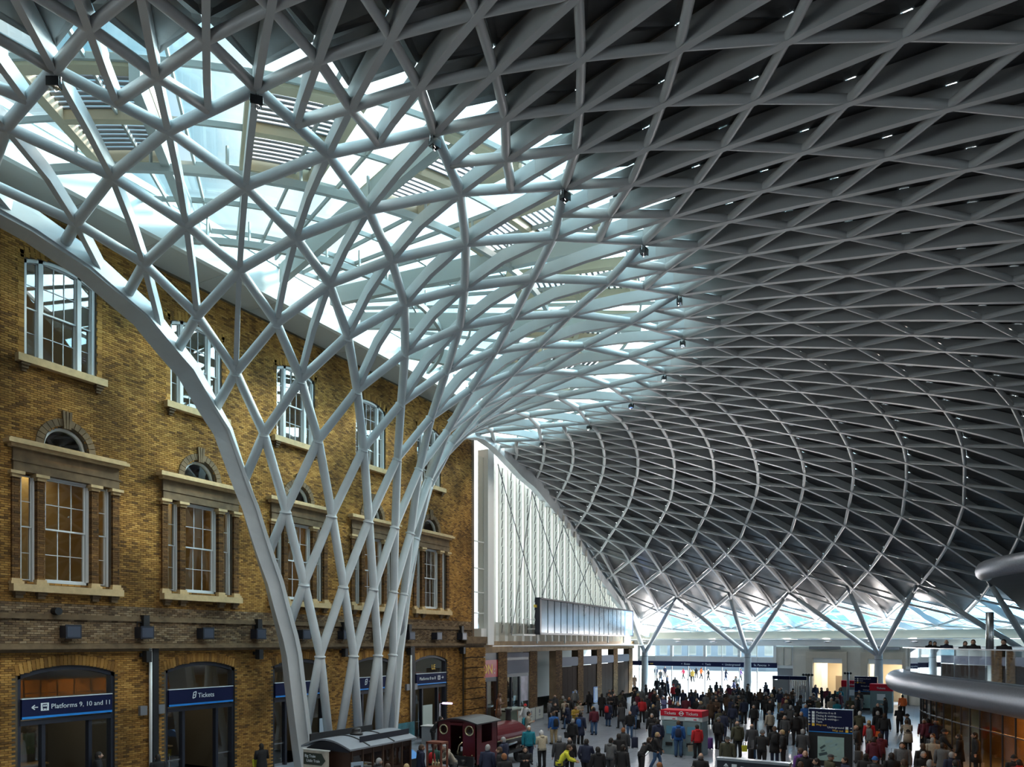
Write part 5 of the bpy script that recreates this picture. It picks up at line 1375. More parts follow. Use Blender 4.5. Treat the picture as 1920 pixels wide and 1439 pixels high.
def skeleton(pose):
    """joints of a 1.72 m figure facing -y"""
    J = {}
    lean, hip = {'stand': (.03, 0), 'walk': (.06, 0), 'lean': (.55, 0), 'phone': (.06, 0), 'sit': (.12, 1)}[pose]
    hz = .92 if pose != 'sit' else .46
    J['pel'] = Vector((0, 0, hz))
    def tor(h, s=0.0): return Vector((s, -math.sin(lean)*h, hz+math.cos(lean)*h))
    J['waist'] = tor(.16); J['chest'] = tor(.36); J['neck0'] = tor(.51); J['neck'] = tor(.56)+Vector((0, -.01, 0)); J['head'] = tor(.56)+Vector((0, -.03-.10*math.sin(lean), .125))
    J['lean'] = lean
    for s, n in ((-1, 'l'), (1, 'r')):
        J['hip'+n] = Vector((s*.095, 0, hz-.03))
        sw = {'stand': .03*s, 'walk': .30*s, 'lean': .02*s, 'phone': .04*s, 'sit': 0}[pose]
        if pose == 'sit':
            J['knee'+n] = Vector((s*.11, -.42, .50)); J['ank'+n] = Vector((s*.11, -.46, .09))
        else:
            J['knee'+n] = Vector((s*.10, -math.sin(max(sw, -.1))*.44-.01, hz-.03-.43*math.cos(sw)))
            back = sw < -.1
            J['ank'+n] = J['knee'+n]+Vector((0, .18 if back else (-.03 if sw > .2 else .02), -.37 if back else -.39))
            J['ank'+n].z = max(J['ank'+n].z, .085)
        J['toe'+n] = J['ank'+n]+Vector((s*.02, -.16, -.055))
        J['sh'+n] = tor(.475, s*.175)
        el = {'stand': (s*.235, .02, -.27), 'walk': (s*.225, .13*s, -.25), 'lean': (s*.22, -.12, -.24), 'phone': (s*.225, .00, -.27), 'sit': (s*.23, -.06, -.26)}[pose]
        J['el'+n] = J['sh'+n]+Vector((el[0]-s*.175, el[1], el[2]))
        wr = {'stand': (s*.01, -.06, -.24), 'walk': (-s*.01, .02*s-.12, -.20), 'lean': (-s*.05, -.22, -.08), 'phone': (-s*.13, -.20, .06), 'sit': (-s*.1, -.22, -.02)}[pose]
        J['wr'+n] = J['el'+n]+Vector(wr)
    return J
def body_mesh(pose):
    J = skeleton(pose)
    vs, es, rs_ = [], [], []
    def v(p, r): vs.append(tuple(p)); rs_.append(r if isinstance(r, tuple) else (r, r)); return len(vs)-1
    def chain(a, pts):
        for p, r in pts:
            b = v(p, r); es.append((a, b)); a = b
        return a
    pel = v(J['pel'], (.145, .105)); ch = chain(pel, [(J['waist'], (.125, .09)), (J['chest'], (.145, .10)), (J['neck0'], .075)])
    chain(ch, [(J['neck'], .055), (J['head']-Vector((0, -.012, .05)), .052)])
    for n, s in (('l', -1), ('r', 1)):
        k = chain(pel, [(J['hip'+n], .082), ((J['hip'+n]+J['knee'+n])/2, .072), (J['knee'+n], .052), (J['knee'+n]*.6+J['ank'+n]*.4+Vector((0, .012, 0)), .05), (J['ank'+n], .034), (J['ank'+n]+Vector((0, -.05, -.05)), .034), (J['toe'+n], .028)])
        w = chain(ch-1, [(J['sh'+n], .056), ((J['sh'+n]+J['el'+n])/2, .046), (J['el'+n], .038), (J['wr'+n], .026)])
        d = (J['wr'+n]-J['el'+n]).normalized()
        x = d.cross(Vector((0, 1, 0)) if abs(d.y) < .8 else Vector((0, 0, 1))).normalized(); y = d.cross(x)
        palm = v(J['wr'+n]+d*.055, (.033, .02)); es.append((w, palm))
        J['palm'+n] = J['wr'+n]+d*.09
        for q, (ux, L) in enumerate(((-.027, .062), (-.009, .075), (.009, .070), (.027, .055))):
            a = J['wr'+n]+d*.085+y*ux
            chain(palm, [(a, .0105), (a+d*L*.6+x*.008, .0098), (a+d*L+x*.022, .0085)])
        a = J['wr'+n]+d*.03+y*.036
        chain(palm, [(a, .0115), (a+d*.03+y*.018+x*.012, .0105), (a+d*.055+y*.018+x*.02, .009)])
    me = bpy.data.meshes.new('tmp'); me.from_pydata(vs, es, [])
    o = bpy.data.objects.new('tmp', me); COL.objects.link(o)
    o.modifiers.new('skin', 'SKIN').use_smooth_shade = True
    for q, r in enumerate(rs_):
        sv = me.skin_vertices[0].data[q]; sv.radius = r; sv.use_root = (q == 0)
    m = o.modifiers.new('sub', 'SUBSURF'); m.levels = 1; m.render_levels = 1
    dg = bpy.context.evaluated_depsgraph_get(); ev = o.evaluated_get(dg)
    b1 = bpy.data.meshes.new_from_object(ev)
    bpy.data.objects.remove(o)
    # head with jaw, nose and ears
    hb = MB(); H = J['head']
    N_, M_ = 20, 16; V = []
    for i in range(M_+1):
        a = -PI/2+PI*i/M_; z = math.sin(a)
        for k in range(N_):
            t = 2*PI*k/N_; x = .077*math.cos(a)*math.cos(t); y = .098*math.cos(a)*math.sin(t)
            if z < 0: x *= 1-.30*z*z*1.2; y = y*(1-.18*z*z)-(.018*(-z))      # tapering jaw pushed forward
            if math.sin(t) < -.8 and abs(z) < .1: y += .006                   # eye sockets
            V.append((H.x+x, H.y+y, H.z+.125*z))
    hb.add(V, [(i*N_+k, i*N_+(k+1) % N_, (i+1)*N_+(k+1) % N_, (i+1)*N_+k) for i in range(M_) for k in range(N_)]+[tuple(range(N_-1, -1, -1)), tuple(range(M_*N_, (M_+1)*N_))])
    hb.tube([(H.x, H.y-.088, H.z+.02), (H.x, H.y-.118, H.z-.025), (H.x, H.y-.095, H.z-.04)], [.010, .016, .012], 8)
    for s in (-1, 1): hb.ell((H.x+s*.080, H.y+.01, H.z-.01), (.012, .022, .034), 8, 8, z0=-.99)
    hm = hb.mesh('tmph', SKIN)
    bm = bmesh.new(); bm.from_mesh(b1); bm.from_mesh(hm)
    m2 = bpy.data.meshes.new('tmp2'); bm.to_mesh(m2); bm.free()
    o = bpy.data.objects.new('tmp2', m2); COL.objects.link(o)
    rm_ = o.modifiers.new('r', 'REMESH'); rm_.mode = 'VOXEL'; rm_.voxel_size = .0095; rm_.use_smooth_shade = True
    dg = bpy.context.evaluated_depsgraph_get(); body = bpy.data.meshes.new_from_object(o.evaluated_get(dg)); bpy.data.objects.remove(o)
    # eyes and mouth as dark insets of the same mesh
    eb = MB()
    for s in (-1, 1): eb.ell((H.x+s*.030, H.y-.088, H.z+.012), (.011, .008, .007), 8, 6, z0=-.98)
    eb.ell((H.x, H.y-.098, H.z-.062), (.024, .006, .005), 8, 6, z0=-.98)
    em = eb.mesh('tmpe', SKIN)
    bm = bmesh.new(); bm.from_mesh(body); n0 = len(bm.faces); bm.from_mesh(em); bm.faces.ensure_lookup_table()
    for f in bm.faces:
        f.smooth = True; f.material_index = 1 if f.index >= n0 else 0
    out = bpy.data.meshes.new('person_'+pose); bm.to_mesh(out); bm.free()
    out.materials.clear(); out.materials.append(SKIN); out.materials.append(EYE_M)
    return out, J
def ring_loft(mb, rows, n=16):
    """rows of (centre, half width x, half depth y)"""
    V = []
    for c, a, b in rows:
        V += [(c[0]+a*math.cos(2*PI*k/n), c[1]+b*math.sin(2*PI*k/n), c[2]) for k in range(n)]
    m = len(rows)
    mb.add(V, [(i*n+k, i*n+(k+1) % n, (i+1)*n+(k+1) % n, (i+1)*n+k) for i in range(m-1) for k in range(n)]+[tuple(range(n-1, -1, -1)), tuple(range((m-1)*n, m*n))])
def clothes(pose, J):
    out = {}
    P = J['pel']
    for kind in ('jacket', 'coat'):
        mb = MB(); rows = []
        if kind == 'coat' and pose != 'sit': rows += [(P+Vector((0, .0, -.42)), .215, .185), (P+Vector((0, 0, -.20)), .205, .165)]
        else: rows += [(P+Vector((0, 0, -.10)) if pose != 'sit' else P+Vector((0, 0, -.02)), .195, .145)]
        rows += [(P+Vector((0, 0, .04)), .185, .138), (J['waist'], .172, .128), (J['chest'], .195, .14), (J['chest']*.35+J['neck0']*.65, .215, .122), (J['neck0']+Vector((0, 0, -.012)), .212, .108), (J['neck0']+Vector((0, 0, .022)), .165, .095), (J['neck0']+Vector((0, -.004, .042)), .095, .082), (J['neck']+Vector((0, 0, .016)), .070, .070)]
        ring_loft(mb, rows, 18)
        for n in 'lr':
            a, b, c = J['sh'+n], J['el'+n], J['wr'+n]
            mb.tube([a+Vector((-.055 if n == 'r' else .055, 0, .012)), a+Vector((.012 if n == 'r' else -.012, 0, .004)), a*.75+b*.25, b, b*.4+c*.6, c+(c-b).normalized()*.01], [.060, .080, .076, .064, .056, .048], 12)
        # collar
        mb.tube([J['neck']+Vector((.075*math.cos(2*PI*k/12), .072*math.sin(2*PI*k/12), .02)) for k in range(13)], .020, 6, cap=False)
        out[kind] = mb.mesh(kind, cloth('black'), True)
    mb = MB()
    ring_loft(mb, [(P+Vector((0, 0, -.10)), .155, .115), (P+Vector((0, 0, .02)), .168, .125), (P+Vector((0, 0, .10)), .160, .12)], 16)
    for n in 'lr':
        a, b, c = J['hip'+n], J['knee'+n], J['ank'+n]
        mb.tube([a+Vector((0, 0, .02)), (a+b)/2, b, (b+c)/2, c+Vector((0, 0, -.02))], [.102, .092, .073, .068, .066], 12)
    out['trousers'] = mb.mesh('trousers', cloth('black'), True)
    mb = MB()
    for n in 'lr':
        a, t = J['ank'+n], J['toe'+n]
        mb.tube([a+Vector((0, .045, -.035)), a+Vector((0, -.02, -.028)), (a+t)/2+Vector((0, -.03, -.012)), t+Vector((0, -.035, .0))], [.040, .046, .043, .030], 10)
    out['shoes'] = mb.mesh('shoes', BLACK, True)
    H = J['head']
    T = Matrix.Translation(H)
    mb = MB(); mb.ell((0, .012, .012), (.087, .106, .128), 16, 8, z0=-.15); mb.ell((0, .045, -.015), (.080, .075, .115), 14, 8, z0=-.75); mb.v = [tuple(T @ Vector(p)) for p in mb.v]; mb.v = [(x, max(y, H.y-.075+.25*(H.z+.05-z if z < H.z+.05 else 0)), max(z, H.z+.062) if y < H.y-.045 else z) for x, y, z in mb.v]; out['hair'] = mb.mesh('hair', hairm('dark'), True)
    mb = MB(); mb.ell((0, .012, .012), (.090, .108, .130), 16, 8, z0=-.15); mb.ell((0, .05, -.10), (.100, .075, .21), 14, 10, z0=-.95); mb.v = [tuple(T @ Vector(p)) for p in mb.v]; mb.v = [(x, max(y, H.y-.075+.4*(H.z+.04-z if z < H.z+.04 else 0)), max(z, H.z+.062) if y < H.y-.045 else z) for x, y, z in mb.v]; out['hairlong'] = mb.mesh('long_hair', hairm('dark'), True)
    mb = MB(); mb.ell((0, .03, -.02), (.086, .088, .09), 14, 8, z0=-.6); mb.v = [tuple(T @ Vector(p)) for p in mb.v]; mb.v = [(x, max(y, H.y+.015), min(z, H.z+.05)) for x, y, z in mb.v]; out['hairbald'] = mb.mesh('hair_fringe', hairm('bald'), True)
    mb = MB(); mb.ell((0, .008, .03), (.094, .112, .125), 16, 8, z0=-.05); mb.tube([(.094*math.cos(2*PI*k/16), .008+.112*math.sin(2*PI*k/16), .03) for k in range(17)], .016, 6, cap=False); mb.v = [tuple(T @ Vector(p)) for p in mb.v]; out['hat'] = mb.mesh('knit_hat', cloth('black'), True)
    mb = MB(); mb.ell((0, .01, .045), (.095, .115, .09), 16, 6, z0=-.05); mb.prism([(-.08, -.09, .05), (.08, -.09, .05), (.06, -.185, .035), (-.06, -.185, .035)], (0, 0, .012)); mb.v = [tuple(T @ Vector(p)) for p in mb.v]; out['cap'] = mb.mesh('peaked_cap', cloth('black'), True)
    # hood of a jacket lying on the back
    mb = MB(); mb.ell(tuple(J['neck0']+Vector((0, .085, .02))), (.10, .055, .075), 12, 8, z0=-.95); out['hood'] = mb.mesh('hood', cloth('black'), True)
    return out
PROTO = {}
for ps in ('stand', 'walk', 'lean', 'phone', 'sit'):
    bmsh, J = body_mesh(ps)
    PROTO[ps] = (bmsh, clothes(ps, J), J)
# bags
def bag_meshes():
    B = {}
    mb = MB(); ring_loft(mb, [(Vector((0, 0, 0)), .13, .075), (Vector((0, .01, .10)), .155, .095), (Vector((0, .01, .28)), .15, .085), (Vector((0, 0, .40)), .12, .06), (Vector((0, 0, .44)), .06, .03)], 14); B['pack'] = mb.mesh('pack_body', cloth('black'), True)
    mb = MB()
    for s in (-.08, .08): mb.tube([(s, -.04, .38), (s, -.20, .42), (s, -.27, .30), (s, -.20, .06), (s, -.05, .05)], .014, 6)
    B['straps'] = mb.mesh('shoulder_straps', cloth('charcoal'), True)
    mb = MB(); mb.prism([(-.11, -.04, 0), (.11, -.04, 0), (.14, -.04, .30), (-.14, -.04, .30)], (0, .09, 0)); B['tote'] = mb.mesh('bag_body', cloth('black'))
    mb = MB()
    for y in (-.03, .03): mb.tube([(-.06, y, .29), (-.05, y, .42), (0, y, .45), (.05, y, .42), (.06, y, .29)], .007, 6)
    B['handles'] = mb.mesh('handles', BLACK, True)
    mb = MB(); ring_loft(mb, [(Vector((0, 0, .05)), .17, .10), (Vector((0, 0, .08)), .19, .12), (Vector((0, 0, .56)), .19, .12), (Vector((0, 0, .60)), .17, .10)], 16); B['case'] = mb.mesh('case_shell', cloth('black'), True)
    mb = MB(); mb.tube([(-.09, .08, .58), (-.09, .08, 1.0), (.09, .08, 1.0), (.09, .08, .58)], .010, 6); B['pull'] = mb.mesh('pull_handle', SILVER)
    mb = MB()
    for x in (-.14, .14):
        for y in (-.07, .07): mb.tube([(x-.012, y, .032), (x+.012, y, .032)], .032, 10)
    B['wheels'] = mb.mesh('wheels', BLACK)
    return B
BAGM = bag_meshes()
def setmat(o, m, idx=0):
    o.material_slots[idx].link = 'OBJECT'; o.material_slots[idx].material = m
def backpack(p, rz, lean, c, label):
    t = thing('backpack', label, 'backpack', p, rz); t.rotation_euler = (lean, 0, rz)
    o = link('pack_body', BAGM['pack'], t); setmat(o, cloth(c)); link('shoulder_straps', BAGM['straps'], t); return t
def tote(p, rz, c, label):
    t = thing('carrier_bag', label, 'bag', p, rz); o = link('bag_body', BAGM['tote'], t); setmat(o, cloth(c)); link('handles', BAGM['handles'], t); return t
def case(p, rz, c, label, group=None):
    t = thing('suitcase', label, 'suitcase', p, rz, group); o = link('case_shell', BAGM['case'], t); setmat(o, cloth(c)); link('pull_handle', BAGM['pull'], t); link('wheels', BAGM['wheels'], t); return t

PEOPLE = """
0.11 15.88 66 black black dark stand none
1.9 17.01 161 black black dark stand none
2.81 20.93 158 black black dark stand yellowbag
9.22 20.25 70 black charcoal grey stand none
10.37 19.38 145 grey black brown stand none
-0.65 40.98 333 black black dark stand none
3.38 42.28 265 white black redhat walk none
6.39 36.8 25 beige navy dark stand tealpack
7.81 37.25 146 blue khaki brown stand blackpack
9.7 30.61 309 teal navy white stand none
10.7 30.01 144 cream black white stand none
9.82 35.31 87 black black grey stand shoulderbag
12.69 28.59 112 black black bald stand shoulderbag
13.84 27.72 95 navy black dark walk none
13.11 26.73 28 yellow black brown lean blackpack
12.31 25.33 304 black black darklong stand bluecase
10.54 26.82 176 navy charcoal grey stand none
11.32 23.98 101 navy black grey stand none
11.77 24.08 195 black black brown stand none
12.79 22.89 148 black black ginger stand none
9.2 24.74 233 beige charcoal grey lean none
9.05 24.2 100 green black brown stand redpack
8.87 23.27 56 navy black brown stand none
10.81 19.73 101 brown black blond stand none
2.75 32.78 43 black black dark lean none
1.8 49.83 89 charcoal black bald stand none
-3.27 60.27 351 black black dark stand none
4.17 46.63 140 beige black greyhat stand none
3.72 48.22 94 black navy ginger stand none
0.74 55.97 94 grey black grey stand none
5.66 45.72 328 beige black dark stand none
6.58 42.89 321 mustard black brown stand none
-4.92 70.59 98 black black dark stand none
2.62 54.57 145 black black dark stand none
7.63 43.12 25 black black blond stand none
4.85 43.55 309 black navy dark stand none
9.15 37.85 93 navy black dark stand bluepack
3.03 48.74 145 olive black grey stand none
12.51 28.1 128 charcoal black grey stand none
-5.67 79.22 54 black black dark stand none
-4.09 80.09 318 charcoal black dark stand none
-4.73 85.8 95 brown black dark stand none
2.45 65.82 280 black black bald stand none
4.48 52.56 88 black black dark stand none
7.26 46.81 86 navy jeans dark stand redpack
5.34 53.03 261 black black bald stand none
6.95 50.34 96 black black dark stand none
10.76 41.39 298 black jeans bald stand none
9.36 46.05 74 navy jeans grey stand none
8.52 50.1 121 red black brown stand none
10.57 46.26 96 black black blond stand none
12.75 39.44 275 black black grey stand none
14.17 36.44 129 navy charcoal dark stand none
14.2 37.32 105 black black dark stand none
15.32 32.21 5 black jeans blond walk none
13.61 32.63 109 charcoal black ginger stand none
14.44 30.57 124 black black dark stand shoulderbag
14.34 29.12 80 grey charcoal dark stand none
14.93 30.6 52 black black brown lean blackpack
15.58 27.24 77 black black dark stand none
14.9 26.44 129 black black dark stand none
7.58 53.9 132 charcoal black grey stand none
7.02 57.57 255 black navy ginger stand none
8.23 54.63 218 black black bald stand none
3.24 66.64 190 black black dark stand none
0.81 77.42 113 black black dark stand none
1.64 76.62 73 black black dark stand none
-1.02 86.89 346 navy black dark walk none
3.51 72.53 175 navy black dark walk none
5.46 67.86 138 red black redhat stand none
1.82 80.59 85 charcoal black grey stand none
4.26 73.39 124 grey black grey stand none
9.28 52.78 228 lavender jeans bald stand none
11.09 49.94 318 black black grey stand none
11.1 52.08 94 maroon black dark stand none
11.64 52.94 275 black black bald stand none
13.32 44.92 107 grey black grey stand none
8.58 62.62 124 charcoal black dark stand none
9.24 61.43 77 navy black dark stand none
10.12 60.43 302 navy charcoal brown stand none
10.23 61.98 124 brown black blond stand none
13.1 51.05 129 brown black brownlong stand none
8.1 73.34 342 black black dark stand none
9.35 70.02 134 charcoal black brown stand none
11.81 61.37 255 black navy dark stand none
12.48 55.14 273 black black dark stand none
9.92 70.33 201 navy black dark walk none
6.63 88.96 41 grey black dark walk none
8.79 78.17 182 lavender black dark walk none
15.0 52.62 131 navy black dark stand none
13.17 63.61 104 black black grey stand none
15.16 48.35 89 navy charcoal dark stand none
16.38 48.84 269 black black grey stand none
13.97 64.05 77 brown black brown stand none
12.41 75.73 161 navy black dark stand none
15.79 62.42 74 navy khaki grey stand none
16.2 63.07 111 brown navy grey stand none
18.48 46.04 314 black black bluehat stand none
18.52 49.32 74 charcoal black grey stand none
19.18 43.0 248 charcoal black grey stand none
17.96 45.37 133 beige black grey stand none
19.7 36.48 101 black navy knithat stand blackpack
20.22 35.64 183 black black blond stand none
19.55 34.11 81 black black greyhat stand none
18.54 37.14 107 charcoal jeans bald stand yellowbag
17.83 37.27 124 olive black bald stand none
18.7 31.22 280 olive black cap stand none
18.79 26.63 99 black black bald stand none
16.34 39.52 72 black black greyhat stand purplecase
15.17 44.83 132 olive black brown stand none
15.87 42.75 70 navy navy dark stand none
15.21 36.91 105 blue jeans brown stand navypack
16.15 36.34 128 red black dark stand handbag
14.52 38.88 80 black black blond stand none
13.96 45.94 120 black black dark stand none
18.23 23.67 139 brown black ginger stand none
19.27 23.83 114 black black dark stand none
13.07 62.06 121 black black dark stand none
15.22 55.48 73 black navy dark stand none
13.37 59.43 97 charcoal black dark stand none
15.87 55.85 75 black black brown stand none
13.72 70.57 123 navy black dark stand none
13.94 72.56 84 black black brown stand none
15.84 75.06 94 black black white stand none
18.47 61.99 131 charcoal black dark stand none
19.44 55.61 31 olive black grey stand none
18.46 52.92 131 black black dark stand none
19.34 49.94 275 blue black grey stand none
19.81 44.5 277 charcoal black grey stand none
19.7 43.25 114 black black dark stand none
19.47 62.54 94 black black dark stand none
19.6 65.35 80 black black dark stand none
19.69 68.37 269 teal black dark stand none
19.26 75.81 70 brown black brown stand none
19.67 74.93 86 black black dark stand none
20.1 57.24 310 beige black white stand none
20.79 54.21 127 teal black dark stand none
21.41 53.42 13 black black dark stand none
21.18 59.43 94 olive black brown stand none
21.79 58.43 173 black black dark stand none
22.01 51.63 156 black black bald stand none
22.67 46.32 77 olive black white stand none
23.39 42.41 112 red black blond stand none
23.6 46.84 118 black black grey stand none
23.96 45.61 82 black navy brown stand orangebag
23.48 60.43 203 black black dark stand none
23.27 53.16 292 black black bald stand none
24.49 64.11 104 hivis black dark stand none
24.56 52.23 102 black black dark stand none
25.09 47.18 199 charcoal black hat stand none
23.11 38.64 175 charcoal charcoal bald stand greycase
23.52 40.41 198 grey black brown stand none
20.97 36.24 82 charcoal black grey stand none
23.99 34.71 91 maroon black dark stand none
24.17 36.47 111 maroon black dark stand none
25.39 43.73 103 beige black brown lean blackpack
25.78 44.28 256 maroon black white stand none
26.04 43.2 120 maroon black dark stand none
26.25 42.99 99 navy black bald stand none
26.58 38.4 4 black black hat walk none
26.2 37.1 236 charcoal black brown stand none
26.17 35.92 92 beige black grey stand none
27.23 37.92 161 black black darklong stand none
27.81 37.61 189 black black dark stand none
25.09 32.8 269 grey black darklong stand none
25.81 32.93 112 black black brown stand none
25.8 30.84 281 black black grey stand none
26.73 31.35 109 navy black grey stand none
26.48 34.09 78 grey black dark stand none
28.65 31.76 94 black black hat stand none
28.72 30.8 101 red black dark stand none
25.25 28.29 113 olive black brown stand none
25.98 28.12 79 black black grey stand none
24.33 29.05 116 charcoal black bluehat stand none
23.45 28.5 211 navy black dark stand none
22.65 27.44 200 black black dark stand none
22.84 28.8 39 olive black cap stand none
21.81 29.5 129 purple black brown stand none
22.05 28.7 279 black black bald stand none
22.17 26.65 99 charcoal black brown stand none
23.99 29.5 70 black navy dark stand none
24.83 29.64 115 black black dark stand none
26.79 29.2 118 green black dark stand none
-10.51 111.98 287 navy black dark walk none
-6.73 102.33 302 charcoal jeans ginger walk none
-10.07 115.15 303 navy black dark walk none
-6.06 111.64 213 pink black dark walk none
-4.02 107.51 353 grey black brown walk none
-2.44 103.53 124 mustard black blond walk none
-1.56 108.87 200 black black white walk none
0.65 110.09 24 navy jeans dark walk none
7.27 86.25 187 grey black dark walk none
2.51 111.11 20 purple black dark walk none
-5.0 115.03 124 black black dark walk none
-3.72 112.93 24 hivis black dark walk none
"""
LAND = [('the red ticket kiosk', 15.1, 36.7), ('the large totem', 22.1, 36.9), ('the far totem', 21.7, 68.3), ('the engine', 8.2, 29.5), ('the carriage', 7.6, 21), ('the bronze statue', .6, 42.2),
        ('the entrance column', 11.4, 77.5), ('the far column', -1.1, 79), ('the balcony column', 23.6, 74.2), ('the gold shop', 29.5, 36), ('the brown shops', -1.5, 62), ('the nearest doors', 0, 17),
        ('the bottom sign', 21.6, 21.3), ('the shelter', 16.2, 70.2), ('the cafe barriers', .8, 46.5), ('the entrance glass', 6, 81), ('the first portal', 18.3, 78), ('the plaza outside', 6, 100), ('the farthest door', 1.0, 36.5)]
HAIRW = {'dark': 'dark hair', 'brown': 'brown hair', 'ginger': 'ginger hair', 'blond': 'blond hair', 'grey': 'grey hair', 'white': 'white hair', 'bald': 'a bald head', 'darklong': 'long dark hair', 'brownlong': 'long brown hair',
         'hat': 'a black hat', 'redhat': 'a red hat', 'greyhat': 'a grey hat', 'knithat': 'a knitted hat', 'bluehat': 'a blue hat', 'cap': 'a peaked cap'}
ORDW = ['nearest', 'second nearest', 'third nearest', 'fourth nearest', 'fifth nearest', 'sixth nearest', 'seventh nearest', 'eighth nearest', 'ninth nearest', 'tenth nearest']
rp_ = random.Random(21)
folk = []
for L in PEOPLE.strip().splitlines():
    a = L.split()
    folk.append([float(a[0]), float(a[1]), math.radians(float(a[2])), a[3], a[4], a[5], a[6], a[7], 0.0])
# further waiting travellers filling the dense middle of the crowd
def free(x, y, d=.62): return all((x-f[0])**2+(y-f[1])**2 > d*d for f in folk)
BLOCK = [(13.95, 16.35, 36.45, 38.0), (20.95, 23.25, 36.6, 37.2), (20.6, 22.8, 68.0, 68.6), (13.7, 17.2, 69.9, 71.3), (7.0, 9.3, 26.3, 32.4), (6.4, 8.75, 19.2, 23.3), (6.1, 7.7, 24.1, 25.1), (9.2, 10.0, 23.0, 23.6), (10.1, 11.7, 22.9, 23.9), (20.6, 22.7, 21.1, 21.5), (1.2, 2.6, 33.6, 34.6), (19.5, 21.3, 71.0, 72.2), (22.0, 23.8, 66.4, 67.6), (.2, 1.7, 42.3, 43.6), (17.4, 17.8, 64.8, 65.2), (-1.2, 1.9, 43.9, 49.1), (-.3, .2, 57.4, 58.6), (-1.2, -.7, 63.9, 65.1)]
cnt = 0
while cnt < 74:
    u, d = rp_.uniform(-.0, .47), rp_.triangular(44, 76, 60)
    X = EYE.x+d*(u*math.cos(HEAD)-math.sin(HEAD)); Y = d*(u*math.sin(HEAD)+math.cos(HEAD))
    if Y > 78 or X < 2.5 or X > 23.5 or not free(X, Y, .7) or any(a-.3 < X < b+.3 and c-.3 < Y < e+.3 for a, b, c, e in BLOCK): continue
    if math.hypot(X-11.4, Y-77.4) < 1 or math.hypot(X-23.6, Y-74.2) < 1: continue
    folk.append([X, Y, rp_.uniform(0, 6.28), rp_.choice(['black', 'black', 'black', 'navy', 'charcoal', 'charcoal', 'brown', 'grey', 'olive', 'maroon']), rp_.choice(['black', 'navy', 'charcoal', 'jeans']), rp_.choice(['dark', 'dark', 'brown', 'grey', 'blond', 'bald', 'ginger', 'hat', 'darklong']), rp_.choice(['stand', 'stand', 'phone', 'stand', 'walk']), 'none', 0.0])
    cnt += 1
for x, y, j, h in [(26.2, 50.9, 'black', 'dark'), (26.4, 48.3, 'black', 'dark'), (26.9, 45.0, 'navy', 'bald'), (27.6, 42.1, 'charcoal', 'dark'), (27.9, 41.2, 'black', 'brown'), (28.9, 38.6, 'black', 'dark')]:
    folk.append([x, y, rp_.uniform(4.2, 5.2), j, 'black', h, 'stand', 'none', 4.02])
REACH = {'lean': .42, 'walk': .16}
def sep():
    """push apart figures standing closer than shoulder width"""
    for _ in range(40):
        mv = False
        for a in range(len(folk)):
            for b in range(a):
                if abs(folk[a][8]-folk[b][8]) > 1: continue
                dx, dy = folk[a][0]-folk[b][0], folk[a][1]-folk[b][1]; d = math.hypot(dx, dy)
                mn = .58+max(REACH.get(folk[a][6], 0), REACH.get(folk[b][6], 0))
                if d < mn-.01:
                    if d < 1e-4: dx, dy, d = .1, .1, .14
                    k = (mn-d)/2/d; folk[a][0] += dx*k; folk[a][1] += dy*k; folk[b][0] -= dx*k; folk[b][1] -= dy*k; mv = True
        for f in folk:
            if f[8] > 1: continue
            g = .36+REACH.get(f[6], 0)
            for a, b, c, e in BLOCK:
                a, b, c, e = a-g, b+g, c-g, e+g
                if a < f[0] < b and c < f[1] < e:
                    k = min((f[0]-a, 0, a), (b-f[0], 0, b), (f[1]-c, 1, c), (e-f[1], 1, e)); f[k[1]] = k[2]; mv = True
        if not mv: break
sep()
desc = []
for f in folk:
    x, y, rz, j, tr, h, ps, ex, fz = f
    hid = int(abs(x*7.3+y*13.7)*10)
    f.append(ps if ps != 'stand' or hid % 4 else 'phone')
    coat = (hid % 3 == 0) and j in ('black', 'navy', 'charcoal', 'brown', 'grey', 'beige', 'olive', 'cream', 'maroon')
    if j in ('red', 'yellow', 'blue', 'teal', 'hivis'): coat = False
    f.append(coat)
    g = 'long coat' if coat else ('safety vest' if j == 'hivis' else 'jacket')
    jn = 'orange' if j == 'hivis' else j
    pz_ = {'stand': 'standing', 'walk': 'walking', 'lean': 'leaning', 'phone': 'hands raised', 'sit': 'sitting'}[f[9]]
    if fz > 1: base = 'person in %s %s with %s on the mezzanine' % (jn, g, HAIRW[h]); lm_ = ('the steel pole', 29, 47.5)
    else:
        lm_ = min(LAND, key=lambda l: math.hypot(l[1]-x, l[2]-y))
        base = 'person in %s %s, %s, %s' % (jn, g, HAIRW[h], pz_)
    desc.append((base, lm_, math.hypot(lm_[1]-x, lm_[2]-y)))
from collections import defaultdict
byb = defaultdict(list)
for q, (b, l, d) in enumerate(desc): byb[(b, l[0])].append((d, q))
labels = {}
for (b, l), L in byb.items():
    L.sort()
    solo = sum(1 for (b2, l2) in byb if b2 == b) == 1 and len(L) == 1
    for r, (d, q) in enumerate(L):
        labels[q] = (b + ', ' + (('by ' if len(L) == 1 else ORDW[min(r, 9)]+' ') + l).replace('nearest the', 'nearest the'))
        if ' nearest' in labels[q] or labels[q].split(', ')[-1].startswith('nearest'): pass
SKINS = [SKIN, SKIN, SKIN, SKIN, SKIN2]
